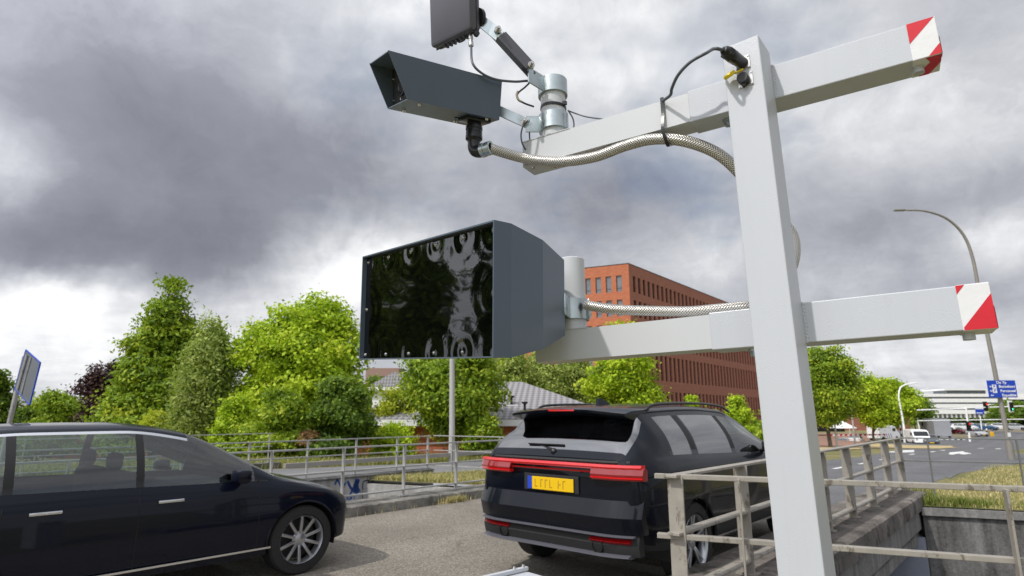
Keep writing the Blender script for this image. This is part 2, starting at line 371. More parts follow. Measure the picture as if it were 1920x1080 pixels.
def m_ground():
    m, T, p, o = mat_new('grassy_ground'); pos = T.add('ShaderNodeNewGeometry').outputs['Position']
    n = T.noise(pos, 0.35, 6, 0.65); n2 = T.noise(pos, 7.0, 5, 0.7); n3 = T.noise(pos, 45, 3, 0.7)
    f = T.m('ADD', T.m('MULTIPLY', n, 0.6), T.m('MULTIPLY', n2, 0.4))
    c = T.ramp(f, [(0.36, (0.085, 0.125, 0.026)), (0.50, (0.24, 0.215, 0.075)), (0.64, (0.36, 0.29, 0.14))])
    c = T.mix(T.m('MULTIPLY', n3, 0.5), c, (0.07, 0.065, 0.03))
    T.put(p.inputs['Base Color'], c); p.inputs['Roughness'].default_value = 0.95
    T.put(p.inputs['Normal'], T.bump(T.m('ADD', n2, n3), 0.8, 0.03)); return m
M['ground'] = m_ground()
M['soil'] = pbr('dry_soil', (0.20, 0.165, 0.10), 0.95, var=0.45, vs=5, bump=0.6, bs=12, bd=0.03)
def m_attr(name, stops, rough=0.6, trans=0.35, attr='tone'):
    m, T, p, o = mat_new(name); at = T.add('ShaderNodeAttribute', attribute_name=attr)
    c = T.ramp(at.outputs['Fac'], stops)
    p.inputs['Roughness'].default_value = rough; T.put(p.inputs['Base Color'], c); p.inputs['Specular IOR Level'].default_value = 0.35
    tr = T.add('ShaderNodeBsdfTranslucent'); T.put(tr.inputs[0], T.mix(0.4, c, (0.42, 0.60, 0.03)) if trans > 0.2 else c)
    mx = T.add('ShaderNodeMixShader'); mx.inputs[0].default_value = trans
    T.l.new(p.outputs[0], mx.inputs[1]); T.l.new(tr.outputs[0], mx.inputs[2]); T.l.new(mx.outputs[0], o.inputs[0]); return m
LEAF = {
 'lime': m_attr('lime_green_leaves', [(0.0, (0.126, 0.206, 0.009)), (0.5, (0.462, 0.634, 0.025)), (1.0, (0.580, 0.634, 0.043))], trans=0.33),
 'green': m_attr('mid_green_leaves', [(0.0, (0.064, 0.118, 0.008)), (0.5, (0.252, 0.381, 0.023)), (1.0, (0.502, 0.554, 0.040))], trans=0.30),
 'deep': m_attr('deep_green_leaves', [(0.0, (0.030, 0.062, 0.007)), (0.5, (0.115, 0.199, 0.021)), (1.0, (0.258, 0.363, 0.039))], trans=0.32),
 'birch': m_attr('pale_birch_leaves', [(0.0, (0.112, 0.146, 0.029)), (0.5, (0.339, 0.424, 0.097)), (1.0, (0.569, 0.637, 0.166))], trans=0.35),
 'purple': m_attr('dark_purple_leaves', [(0.0, (0.027, 0.013, 0.015)), (0.5, (0.060, 0.030, 0.027)), (1.0, (0.120, 0.054, 0.042))], trans=0.15),
 'yellow': m_attr('yellow_green_leaves', [(0.0, (0.306, 0.361, 0.023)), (0.5, (0.569, 0.615, 0.045)), (1.0, (0.620, 0.660, 0.077))], trans=0.4),
 'rust': m_attr('brownish_leaves', [(0.0, (0.175, 0.088, 0.044)), (0.5, (0.385, 0.210, 0.105)), (1.0, (0.525, 0.350, 0.140))], trans=0.3),
 'grass': m_attr('grass_blades', [(0.0, (0.115, 0.172, 0.025)), (0.35, (0.230, 0.241, 0.057)), (0.7, (0.460, 0.391, 0.172)), (1.0, (0.632, 0.529, 0.276))], 0.8, 0.25),
}
M['bark'] = pbr('brown_bark', (0.10, 0.080, 0.058), 0.9, var=0.4, vs=6, bump=0.6, bs=14, bd=0.02)
M['bark_pale'] = pbr('pale_bark', (0.34, 0.33, 0.27), 0.85, var=0.3, vs=9, bump=0.4, bs=20, bd=0.01)
M['galv'] = pbr('weathered_galvanised_steel', (0.40, 0.395, 0.38), 0.50, 0.2, var=0.22, vs=5, rv=0.15, bump=0.12, bs=40, stain=((0.16, 0.14, 0.11), 9, 0.58, 0.6))
M['beige_rail'] = pbr('beige_painted_steel', (0.31, 0.285, 0.245), 0.55, 0.0, var=0.28, vs=9, rv=0.2, bump=0.25, bs=45, bd=0.002, stain=((0.10, 0.075, 0.05), 14, 0.56, 0.75))
M['grey_rail'] = pbr('grey_steel_rail', (0.17, 0.175, 0.165), 0.5, 0.15, var=0.2, vs=7, bump=0.2, bs=50)
M['pole'] = pbr('grey_lamp_column', (0.27, 0.25, 0.22), 0.55, 0.2, var=0.15, vs=3)
M['pole_light'] = pbr('pale_grey_column', (0.46, 0.45, 0.43), 0.55, 0.0, var=0.12, vs=3)
M['sign_blue'] = pbr('blue_sign_face', (0.008, 0.055, 0.46), 0.4, var=0.08)
M['sign_white'] = pbr('white_sign_lettering', (0.8, 0.8, 0.8), 0.5, var=0.02)
M['sign_back'] = pbr('aluminium_sign_back', (0.26, 0.28, 0.31), 0.45, 0.5, var=0.15, vs=4)
def m_brick(name, c1, c2, mortar, axis_u, scale=1.0):
    m, T, p, o = mat_new(name); pos = T.add('ShaderNodeNewGeometry').outputs['Position']
    u = T.v('DOT_PRODUCT', pos, tuple(axis_u)); cb = T.add('ShaderNodeCombineXYZ'); T.put(cb.inputs[0], u); T.put(cb.inputs[1], sepz(T, pos))
    b = T.add('ShaderNodeTexBrick'); T.put(b.inputs['Vector'], cb.outputs[0]); b.inputs['Scale'].default_value = scale
    b.inputs['Brick Width'].default_value = 0.44; b.inputs['Row Height'].default_value = 0.13; b.inputs['Mortar Size'].default_value = 0.012
    T.put(b.inputs['Color1'], c1); T.put(b.inputs['Color2'], c2); T.put(b.inputs['Mortar'], mortar)
    n = T.noise(pos, 0.8, 5, 0.7); n4 = T.noise(T.v('MULTIPLY', cb.outputs[0], (1.2, 5.0, 1)), 1.1, 4, 0.8)
    c = T.mix(T.m('MULTIPLY', n, 0.3), b.outputs['Color'], tuple(x*0.5 for x in c1)); c = T.mix(T.ramp(n4, [(0.60, 0.0), (0.72, 0.45)]), c, tuple(min(1, x*1.5+0.08) for x in c2))
    T.put(p.inputs['Base Color'], c); p.inputs['Roughness'].default_value = 0.88
    T.put(p.inputs['Normal'], T.bump(b.outputs['Fac'], -0.4, 0.01)); return m
M['glass_dark'] = pbr('dark_window_glass', (0.010, 0.012, 0.016), 0.08, var=0.3, vs=0.5, spec=0.6)
M['glass_sky'] = pbr('window_glass_blinds_and_sky_tone', (0.16, 0.18, 0.20), 0.12, var=0.5, vs=0.9, spec=0.8)  # paler glass colour holds the blinds and a painted sky reflection
M['frame_dark'] = pbr('dark_window_frame', (0.03, 0.03, 0.032), 0.5)
def m_roof():
    m, T, p, o = mat_new('grey_roof_tiles'); pos = T.add('ShaderNodeTexCoord').outputs['UV']
    sp = T.add('ShaderNodeSeparateXYZ'); T.put(sp.inputs[0], pos)
    a = T.m('SINE', T.m('MULTIPLY', sp.outputs[0], 2*PI/0.30)); b = T.m('FRACT', T.m('DIVIDE', sp.outputs[1], 0.34))
    h = T.m('ADD', T.m('MULTIPLY', a, 0.5), b)
    c = T.ramp(T.m('MULTIPLY_ADD', a, 0.25, T.m('MULTIPLY', b, 0.5)), [(0.0, (0.15, 0.14, 0.15)), (0.25, (0.29, 0.275, 0.285)), (0.6, (0.35, 0.335, 0.34))])
    T.put(p.inputs['Base Color'], T.mix(T.m('MULTIPLY', T.noise(pos, 1.5, 4), 0.3), c, (0.15, 0.15, 0.14))); p.inputs['Roughness'].default_value = 0.75
    T.put(p.inputs['Normal'], T.bump(h, 0.6, 0.03)); return m
M['roof'] = m_roof()
def car_paint(name, col): return pbr(name, col, 0.35, 0.0, var=0.05, vs=2, coat=0.5, spec=0.08)
def m_carglass(name='tinted_car_glass', tint=(0.68, 0.78, 0.74), gl=0.09):
    m, T, p, o = mat_new(name)
    tr = T.add('ShaderNodeBsdfTransparent'); tr.inputs[0].default_value = (*tint, 1)
    g = T.add('ShaderNodeBsdfGlossy'); g.inputs['Roughness'].default_value = 0.02; g.inputs[0].default_value = (1, 1, 1, 1)
    fr = T.add('ShaderNodeLayerWeight'); fr.inputs[0].default_value = 0.35
    f = T.m('MULTIPLY_ADD', fr.outputs['Fresnel'], 0.85, gl, clamp=True)
    mx = T.add('ShaderNodeMixShader'); T.put(mx.inputs[0], f); T.l.new(tr.outputs[0], mx.inputs[1]); T.l.new(g.outputs[0], mx.inputs[2]); T.l.new(mx.outputs[0], o.inputs[0]); return m
M['car_glass'] = m_carglass(); M['car_glass_dark'] = m_carglass('privacy_glass', (0.05, 0.06, 0.07), 0.26)
M['tyre'] = pbr('tyre_rubber', (0.018, 0.018, 0.018), 0.75, var=0.2, vs=30, bump=0.3, bs=60)
M['alloy'] = pbr('alloy_rim', (0.45, 0.46, 0.48), 0.28, 0.8, var=0.1)
M['chrome'] = pbr('bright_trim_and_highlight', (0.75, 0.76, 0.78), 0.15, 1.0, var=0.03)
M['tail'] = pbr('red_tail_light', (0.50, 0.004, 0.006), 0.12, var=0.1, coat=1.0, emit=(1.0, 0.02, 0.01), es=0.16)
M['tail_dark'] = pbr('dark_red_lens', (0.24, 0.003, 0.005), 0.12, var=0.1, coat=1.0, emit=(1.0, 0.01, 0.005), es=0.02)
M['lamp_clear'] = pbr('clear_headlight', (0.55, 0.57, 0.60), 0.08, 0.4, var=0.2, vs=12, coat=1.0)
M['plate'] = pbr('yellow_number_plate', (0.80, 0.50, 0.006), 0.4, var=0.05)
M['plate_blue'] = pbr('blue_plate_band', (0.02, 0.06, 0.50), 0.4, var=0.05)

# ------------------------------------------------------------------ ground, roads, bridge
def lin(a, b, n): return [a+(b-a)*i/n for i in range(n+1)]
SG = [-1800, -700, -300, -150, -80, -60, -45, -35, -30, -26, -23.5, -21, -19, -16.9, -12.1, -8.45, -1.75, 0, 3, 8, 16, 30, 40, 60, 100, 200, 500, 1800]
QG = [-1200, -400, -150, -60, -30, -15, -8, -3, 0, 2.5, Q0, Q1, 14, 17, 20, 25, 30, 40, 55, 75, 100, 130, 180, 300, 600, 1200, 3000]
mb = MB(); mb.v = [tuple(W(s, q+SK*s, zt(s, q+SK*s)) - Vector((0, 0, 0.0))) for q in QG for s in SG]
for j in range(len(QG)-1):
    for i in range(len(SG)-1):
        if QG[j] == Q0 and -60 <= SG[i] and SG[i+1] <= 40: continue
        a = j*len(SG)+i; mb.f.append((a, a+1, a+1+len(SG), a+len(SG))); mb.mi.append(0)
struct('ground', mb, M['ground'])
def WQ(s, q, z=0.0): return W(s, q+SK*s, z)
def sheet(name, s0, s1, qs, dz, mat, kind='structure', parent=None):
    """Road sheet between two edge functions s0(q), s1(q)."""
    mb = MB(); f0 = s0 if callable(s0) else (lambda q: s0); f1 = s1 if callable(s1) else (lambda q: s1)
    for q in qs:
        for s in (f0(q), f1(q)):
            mb.v.append(tuple(WQ(s, q, zt(s, q+SK*s)+dz)))
    for i in range(len(qs)-1): mb.f.append((2*i, 2*i+1, 2*i+3, 2*i+2)); mb.mi.append(0)
    o = mb.build(name, mat, parent)
    if kind: o['kind'] = kind
    return o
BASEQ = [-60, 0, Q0]
sheet('road_near_deck', -7.9, -2.55, [-60, -20, Q0, 8, 11.4], 0.006, M['asph_deck'])
def left_edge(q): return -7.9 if q < 40 else -7.9-(q-40)*0.075
def right_edge(q): return -2.3 if q < 24 else (-2.3+(q-24)*0.10 if q < 40 else -0.7+(q-40)*0.35)
sheet('road', lambda q: left_edge(q) if q > 14 else -7.9, lambda q: right_edge(q) if q > 14 else -2.55, [11.4, 13, 14, 18, 24, 32, 40, 46, 52, 60], 0.006, M['asph'])
struct('bridge_deck', MB().prism([WQ(-8.4, Q0, -0.45), WQ(-1.85, Q0, -0.45), WQ(-1.85, Q1, -0.45), WQ(-8.4, Q1, -0.45)], (0, 0, 0.45)), M['conc_dark'])
struct('second_bridge_deck', MB().prism([WQ(-17.1, Q0, -0.5), WQ(-12.3, Q0, -0.5), WQ(-12.3, Q1, -0.5), WQ(-17.1, Q1, -0.5)], (0, 0, 0.5)), M['conc_dark'])
sheet('second_road', -16.4, -12.45, [-60, -10, Q0, Q1, 14, 40, 70, 100, 160], 0.006, M['asph2'])
# underpass: floor and the two long walls
mb = MB(); mb.v = [tuple(WQ(s, q, -4.6)) for q in (Q0-0.2, Q1+0.2) for s in (-60, 40)]; mb.f = [(0, 1, 3, 2)]; mb.mi = [0]
struct('underpass_road', mb, M['asph'])
def joints(mb, s, q0, q1, zb, zt_, step, sgn=1):
    q = q0
    while q < q1:
        mb.box(WQ(s+0.002*sgn, q, (zb+zt_)/2), (0.012, 0.012, zt_-zb-0.01), (ES, ET, Vector((0, 0, 1)))); q += step
far_wall = empty('retaining_wall', WQ(2, Q1, -4.6), 'stained concrete retaining wall below the dry grass, far side of the underpass', 'wall')
TD = (WQ(1, 0)-WQ(0, 0)).normalized(); TN = Vector((-TD.y, TD.x, 0))
mb = MB(); mb.prism([WQ(-1.75, Q1, -4.6), WQ(40, Q1, -4.6), WQ(40, Q1, -0.14), WQ(-1.75, Q1, -0.14)], TN*0.5); mb.build('wall_face', M['conc_dark'], far_wall)
mb = MB(); mb.prism([WQ(-1.75, Q1-0.06, -0.14), WQ(40, Q1-0.06, -0.14), WQ(40, Q1-0.06, -0.02), WQ(-1.75, Q1-0.06, -0.02)], TN*0.56); mb.build('wall_cap', M['conc'], far_wall)
ab = MB(); ab.prism([WQ(-60, Q1, -4.6), WQ(-1.76, Q1, -4.6), WQ(-1.76, Q1, -0.5), WQ(-60, Q1, -0.5)], TN*0.5)
o = ab.build('abutment_wall', M['conc_blue']); tag(o, 'smooth blue grey abutment wall in the shade under the bridge', 'wall')
g = MB(); g.prism([WQ(-12.1, Q1-0.05, -0.5), WQ(-8.45, Q1-0.05, -0.5), WQ(-8.45, Q1-0.05, -0.08), WQ(-12.1, Q1-0.05, -0.08)], TN*0.4)
o = g.build('gap_wall', M['conc_pale']); tag(o, 'short pale concrete wall closing the gap between the two bridges', 'wall')
# keep it below the decks where they pass
nw = MB()
for a, b, ztop in ((-60, -17.1, -0.02), (-17.1, -12.3, -0.52), (-12.3, -8.4, -0.02), (-8.4, -1.85, -0.47), (-1.85, 40, 0.03)):
    nw.prism([WQ(a, Q0, -4.6), WQ(b, Q0, -4.6), WQ(b, Q0, ztop), WQ(a, Q0, ztop)], -TN*0.35)
tag(nw.build('near_wall', M['conc_dark']), 'concrete wall of the underpass below the nearest railing', 'wall')

Z = Vector((0, 0, 1))
def slab(mb, s0, s1, q0, q1, z0, z1): mb.prism([WQ(s0, q0, z0), WQ(s1, q0, z0), WQ(s1, q1, z0), WQ(s0, q1, z0)], (0, 0, z1-z0))
def wobble_slab(mb, s0, s1, t0, t1, z0, z1, n, amp, seed):
    """Long stone with chipped, uneven upper arris."""
    r = random.Random(seed); rows = []
    for i in range(n+1):
        t = t0+(t1-t0)*i/n; a = r.uniform(-amp, amp); b = r.uniform(-amp, amp)
        rows.append([W(s1, t, z0), W(s1+a*0.6, t, z0+(z1-z0)*0.55), W(s1-0.012+a, t, z1-0.028+b), W(s1-0.045+b, t, z1-0.004), W((s0+s1)/2, t, z1+a*0.3), W(s0+0.04, t, z1), W(s0, t, z1-0.03), W(s0, t, z0)])
    m = len(rows[0]); vs = [v for r_ in rows for v in r_]
    fs = [(i*m+k, i*m+k+1, (i+1)*m+k+1, (i+1)*m+k) for i in range(n) for k in range(m-1)]
    fs += [tuple(range(m)), tuple(range(n*m+m-1, n*m-1, -1))]
    mb.add(vs, fs)
kerb = empty('bridge_kerb', W(-8.2, 6, 0), 'rough concrete kerb with dark stains along the far side of the near road', 'kerb')
t = -6.0; i = 0
while t < 11:
    mb = MB(); wobble_slab(mb, -8.45, -7.92+0.006*math.sin(i*2.1), t+0.012, t+2.2-0.012, -0.1, 0.17+0.004*math.sin(i), 34, 0.008, 40+i)
    mb.build('kerb_block', M['conc_kerb'], kerb, smooth=30); t += 2.2; i += 1
mb = MB(); mb.prism([W(-8.40, -6, -0.5), W(-8.40, 10.6, -0.5), W(-8.40, 10.6, -0.1), W(-8.40, -6, -0.1)], ES*0.3); mb.build('edge_beam', M['conc'], kerb)
# right hand edge of the near bridge: coping stones and panelled fascia
cop = empty('bridge_coping', W(-2.2, 9, 0), 'mossy concrete coping and streaked fascia panels under the right hand bridge railing', 'parapet')
t = 3.0; i = 0
while t < 13:
    t1 = min(t+1.95, 13.0); mb = MB(); wobble_slab(mb, -2.6, -1.74, t+0.008, t1-0.008, -0.06, 0.17+0.003*math.sin(i*3), 24, 0.006, 90+i)
    mb.build('coping_stone', M['conc_cap'], cop, smooth=30); t += 1.95; i += 1
t = 3.0; i = 0
while t < 13.2:
    t1 = min(t+0.98, 13.35); mb = MB(); mb.prism([W(-1.86, t+0.006, -0.37), W(-1.80, t+0.006, -0.37), W(-1.80, t+0.006, -0.065), W(-1.86, t+0.006, -0.065)], ET*(t1-t-0.012)); mb.build('fascia_panel', M['conc'], cop); t += 0.98
mb = MB(); mb.prism([W(-2.1, 3.0, -0.62), W(-1.865, 3.0, -0.62), W(-1.865, 3.0, -0.395), W(-2.1, 3.0, -0.395)], ET*10.4); mb.build('lower_beam', M['conc'], cop)
# parapet of the second bridge
par = empty('second_parapet', W(-12.2, 8, 0), 'pale concrete parapet with blue graffiti on the second bridge', 'parapet')
t = -6; 
while t < 10.4:
    t1 = min(t+2.45, 10.75); mb = MB(); mb.prism([W(-12.40, t+0.007, -0.52), W(-12.10, t+0.007, -0.52), W(-12.10, t+0.007, 0.085), W(-12.40, t+0.007, 0.085)], ET*(t1-t-0.014)); mb.build('parapet_panel', M['conc_pale'], par); t += 2.45
mb = MB(); wobble_slab(mb, -12.44, -12.04, -6, 10.72, 0.086, 0.125, 60, 0.004, 5); mb.build('parapet_cap', M['conc_dark'], par, smooth=30)
par3 = MB(); par3.prism([W(-17.1, -6, -0.5), W(-16.7, -6, -0.5), W(-16.7, -6, 0.14), W(-17.1, -6, 0.14)], ET*15.0)
tag(par3.build('far_parapet', M['conc_dark']), 'low concrete upstand on the far edge of the second bridge', 'parapet')
# graffiti: painted strokes on the parapet face
def stroke(mb, pts, w=0.035):
    pts = [Vector((p[0], p[1], 0)) for p in pts]; P = spline(pts, 8) if len(pts) > 2 else pts
    for i in range(len(P)-1):
        d = (P[i+1]-P[i]); L = d.length
        if L < 1e-5: continue
        n = Vector((-d.y, d.x, 0))/L*w/2; d = d/L*w*0.25
        q = [P[i]-d-n, P[i+1]+d-n, P[i+1]+d+n, P[i]-d+n]
        mb.add([W(-12.10+0.004, a.x, a.y) for a in q], [(0, 1, 2, 3)])
M['spray'] = pbr('blue_spray_paint', (0.055, 0.13, 0.42), 0.8, var=0.4, vs=8); M['spray_dark'] = pbr('dark_blue_spray_paint', (0.05, 0.075, 0.17), 0.8, var=0.4, vs=8)
gr = empty('graffiti', W(-12.09, 8, -0.2), 'blue sprayed graffiti letters on the pale concrete parapet', 'graffiti')
def gt(px, py): p = G(px, py, 0); r = ray(px, py); k = (-12.1)/(r.dot(ES)); q = r*k; return (q.dot(ET), EYE+q.z)
mb = MB()
stroke(mb, [gt(652, 903), gt(658, 915), gt(668, 922), gt(671, 902)], 0.06); stroke(mb, [gt(655, 930), gt(664, 912), gt(672, 899)], 0.05)
stroke(mb, [gt(670, 901), gt(667, 912), gt(671, 922)], 0.13); stroke(mb, [gt(628, 908), gt(633, 900), gt(641, 915), gt(648, 905)], 0.04)
mb.build('letter_shape', M['spray'], gr)
mb = MB(); stroke(mb, [gt(690, 900), gt(681, 904), gt(681, 918), gt(690, 916), gt(697, 909), gt(690, 907), gt(700, 903), gt(694, 898), gt(690, 905)], 0.028)
mb.build('letter_shape', M['spray_dark'], gr)
for x in (703, 708, 713): mb = MB(); stroke(mb, [gt(x, 906), gt(x+2, 906.3)], 0.035); mb.build('sprayed_dot', M['spray_dark'], gr)
for x0, seq in ((649, 'XST'), (680, 'BKSEB')):
    for k, ch in enumerate(seq):
        mb = MB(); x = x0+k*6.2; y = 931-(x-649)*0.09
        sh = {'X': [[(0, 0), (5, 6)], [(0, 6), (5, 0)]], 'S': [[(5, 0), (1, 1), (4, 3.5), (0, 6)]], 'T': [[(0, 0), (5, 0)], [(2.5, 0), (2.5, 6)]],
              'B': [[(0, 6), (0, 0), (4, 1.5), (0.6, 3), (4.5, 4.5), (0, 6)]], 'K': [[(0, 0), (0, 6)], [(4, 0), (0, 3), (4.5, 6)]], 'E': [[(4, 0), (0, 0), (0, 6), (4, 6)], [(0, 3), (3, 3)]]}[ch]
        for st_ in sh: stroke(mb, [gt(x+a, y+b) for a, b in st_], 0.026)
        mb.build('letter', M['spray'], gr)

# ------------------------------------------------------------------ railings
def railing(name, label, pts, posts, zr, mat, root, pw=0.09, pt=0.014, rw=0.06, rh=0.022, base=True, group=None, zb=0.17, facing=None, over=0.0):
    """pts: world polyline (xy); posts: list of xy points; zr: rail heights."""
    t = empty(name, root, label, 'railing', group); d = (Vector(pts[-1])-Vector(pts[0])); d.z = 0; d.normalize(); nrm = Vector((d.y, -d.x, 0))
    for p in posts:
        b = MB(); p = Vector(p); h = max(zr)-zb; b.box(Vector((p.x, p.y, zb+h/2-0.006)), (pw, pt, h-0.012), (nrm, d, Z), bev=0.003)
        po = b.build('post', mat, t)
        if base: MB().box(Vector((p.x, p.y, zb+0.008)), (pw+0.05, 0.12, 0.014), (nrm, d, Z)).build('base_plate', mat, po)
    for z in zr:
        a = Vector(pts[0])-d*over; c = Vector(pts[-1])+d*over; a.z = c.z = 0; m_ = (a+c)/2; L = (c-a).length
        off = nrm*0 if z == max(zr) else nrm*(0.0)
        MB().box(m_+off+Z*(z-rh/2+0.003), (L, rw, rh), (d, nrm, Z), bev=0.004).build('rail', mat, t)
    return t
tp = [3.1-1.18*2, 3.1-1.18, 3.1, 4.28, 5.44, 6.62, 7.82, 9.0, 10.2]
railing('bridge_railing', 'grey three bar railing standing on the rough kerb, nearest one across the road', [W(-8.2, 0.5), W(-8.2, 10.6)], [W(-8.2, x) for x in tp], [1.0, 0.65, 0.28], M['galv'], W(-8.2, 5, 0.17), pw=0.075, rw=0.05, rh=0.025)
railing('bridge_railing', 'grey three bar railing standing on the graffitied parapet of the second bridge', [W(-12.25, -3), W(-12.25, 10.75)], [W(-12.25, x) for x in (-1.9, 0.65, 3.2, 5.9, 7.2, 8.45, 9.65, 10.65)], [0.94, 0.59, 0.235], M['galv'], W(-12.25, 5, 0.12), pw=0.075, rw=0.05, rh=0.025, zb=0.125)
railing('bridge_railing', 'grey railing crossing the grass between the two bridges', [W(-12.2, 10.8), W(-8.2, 11.6)], [W(-11.6, 10.92), W(-10.2, 11.2), W(-9.0, 11.44)], [0.95, 0.58, 0.2], M['galv'], W(-10.3, 11.2, 0), pw=0.06, rw=0.04, rh=0.022, zb=0.0)
railing('bridge_railing', 'thin grey railing on the far edge of the second bridge before the trees', [W(-16.9, -4), W(-16.9, 8.8)], [W(-16.9, x) for x in (-3, 0, 3.1, 6.2, 8.7)], [0.96, 0.6], M['galv'], W(-16.9, 5, 0.14), pw=0.05, rw=0.04, rh=0.02, zb=0.14)
tr_ = [4.17, 5.42, 6.67, 7.95, 9.16, 10.42, 11.78, 13.0]
railing('bridge_railing', 'beige flat bar railing with wide plate posts beside the black suv', [W(-2.08, 4.1), W(-2.08, 13.06)], [W(-2.08, x) for x in tr_], [1.07, 0.68, 0.29], M['beige_rail'], W(-2.08, 8, 0.17), pw=0.12, pt=0.016, rw=0.09, rh=0.022)
a0 = WQ(-2.22, 4.93); a1 = WQ(6.0, 4.93)
railing('near_railing', 'brown grey flat bar railing crossing just behind the white post', [a0, a1], [WQ(s, 4.88) for s in (-1.66, -0.24, 1.2, 2.6, 4.0)], [1.07, 0.66], M['beige_rail'], a0+Z*0, pw=0.07, pt=0.014, rw=0.055, rh=0.034, zb=0.03)
railing('fence', 'thin dark steel fence along the top of the retaining wall and dry grass', [WQ(-2.0, 13.55), WQ(14, 13.55)], [WQ(s, 13.55) for s in (-1.62, -0.42, 0.9, 2.4, 4, 6, 8, 10)], [1.09, 0.70], M['grey_rail'], WQ(-2, 13.55, 0), pw=0.045, pt=0.02, rw=0.03, rh=0.022, zb=-0.02)

# ------------------------------------------------------------------ the mounting frame with its devices
ph, phb, A, PD = 0.6778, 0.1206, 0.1, 0.106
u = Vector((math.cos(ph), -math.sin(ph), 0)); z = Vector((-0.0126, 0.0244, 1.0)).normalized()
u = (u-z*u.dot(z)).normalized(); w = z.cross(u)
O = Vector((0.6264, 1.4424, -0.15)); FR = O+u*A; BR = FR+w*PD
ub = u*math.cos(phb)+w*math.sin(phb); wb = z.cross(ub)
zU, zL, hb, db, ZTOP = 2.5156, 1.8266, 0.1036, 0.0901, 2.6617
frame = empty('mounting_frame', O+u*0.05+w*0.05+z*0.15, 'light grey square post with two cross arms and red and white taped ends', 'post')
pc = O+u*(A/2)+w*(PD/2)
post = MB().box(pc+z*((ZTOP+0.15)/2), (A, PD, ZTOP-0.15), (u, w, z), bev=0.003).build('post', M['powder'], frame)
MB().box(pc+z*0.158, (0.24, 0.24, 0.015), (u, w, z), bev=0.002).build('base_plate', M['powder'], post)
def arm(zz, t_end, t_sleeve, t_in, t_tape, name):
    B0 = BR+z*zz
    P = lambda t, a, b: B0+ub*t+wb*a+z*b
    m = MB(); c = P((t_end+t_sleeve)/2, db/2, hb/2); m.box(c, (t_end-t_sleeve, db, hb), (ub, wb, z), bev=0.0025)
    a = m.build(name, M['powder'], frame)
    th = 0.0045; m = MB(); ie = t_in; L = t_sleeve-ie+0.15; hi = hb-2*th; di = db-2*th
    # inner tube, open at the far end: four walls
    cx = (ie+t_sleeve+0.15)/2
    m.box(P(cx, db/2-di/2+0.0015, hb/2), (L, 0.003, hi), (ub, wb, z)); m.box(P(cx, db/2+di/2-0.0015, hb/2), (L, 0.003, hi), (ub, wb, z))
    Lt = L-0.19; ct = ie+0.19+Lt/2
    m.box(P(cx, db/2, th+0.0015), (L, di-0.006, 0.003), (ub, wb, z))
    m.box(P(ct, db/2, hb-th-0.0015), (Lt, di-0.006, 0.003), (ub, wb, z))
    inner = m.build('extension_tube', M['powder_smooth'], a)
    m = MB(); m.box(P(ie+0.094, db/2, hb-th+0.0012), (0.186, di+0.004, 0.0025), (ub, wb, z)); m.build('cover_plate', M['powder_smooth'], inner)
    # hex bolt under the sleeve and small screws under the far end
    m = MB(); q = P(t_sleeve+0.10, db*0.55, 0); m.frustum(q, q-z*0.006, 0.016, 0.016, 20); m.frustum(q-z*0.006, q-z*0.02, 0.0115, 0.0115, 6); m.build('hex_bolt', M['zinc'], a, smooth=30)
    m = MB()
    for k, (tt, aa) in enumerate(((ie+0.03, 0.025), (ie+0.10, 0.06))): q = P(tt, aa, th); m.frustum(q, q-z*0.005, 0.007, 0.006, 10)
    m.build('screw', M['steel'], a, smooth=30)
    # plug under the taped end
    m = MB(); q = P(t_tape+0.012, db*0.45, 0); m.frustum(q, q-z*0.018, 0.0125, 0.0125, 20, caps=False); m.frustum(q-z*0.018, q-z*0.012, 0.0125, 0.007, 20, caps=False); m.frustum(q-z*0.012, q-z*0.0121, 0.007, 0.001, 12); m.build('plug', M['powder'], a, smooth=30)
    return a, P
UP, PU = arm(zU, 0.383, -0.239, -0.828, 0.323, 'upper_arm')
LO, PL = arm(zL, 0.383, -0.235, -0.794, 0.322, 'lower_arm')
def tape_wrap(P, par, t0, t1, polys, upolys, capm):
    m = MB(); e = 0.0012; L = t1-t0
    m.box(P((t0+t1)/2, db/2, hb/2), (L+0.0006, db+2*e, hb+2*e), (ub, wb, z), bev=0.002)
    tw = m.build('tape_wrap', M['white'], par)
    m = MB(); e2 = e+0.0006
    for pg in polys: m.add([P(t0+L*a, -e2, hb*b) for a, b in pg], [tuple(range(len(pg)))])
    for pg in upolys: m.add([P(t0+L*a, db*b, -e2) for a, b in pg], [tuple(range(len(pg)))])
    # end face carries the same diagonal
    m.add([P(t1+0.0012+0.0003, db*a, hb*b) for a, b in ((0, 0), (0.0, 0.45), (0.9, 1), (1, 1), (1, 0.6), (0.25, 0))], [(0, 1, 2, 3, 4, 5)])
    m.build('red_field', M['red'], tw)
tape_wrap(PU, UP, 0.323, 0.3835, [[(0.0, 1.0), (0.97, 1.0), (0.0, 0.45)], [(0.55, 0.0), (0.97, 0.26), (1.0, 0.25), (1.0, 0.0)]],
          [[(0.45, 0.02), (1.0, 0.02), (1.0, 0.45), (0.62, 1.0), (0.25, 1.0), (0.25, 0.75), (0.62, 0.32)]], None)
tape_wrap(PL, LO, 0.322, 0.3835, [[(0.0, 1.0), (0.27, 1.0), (0.0, 0.80)], [(0.03, 0.0), (0.03, 0.06), (1.0, 0.76), (1.0, 0.0)]], [], None)
# weld beads where the arms meet the post
for zz, P in ((zU, PU), (zL, PL)):
    m = MB(); pts = [BR+z*(zz+hb*k/22)-w*0.0005+u*0.002 for k in range(23)]; m.tube(spline([q_+u*0.0012*((i_ % 2)*2-1) for i_, q_ in enumerate(pts)], 4), 0.0038, 7); m.build('weld_bead', M['powder'], frame, smooth=True)

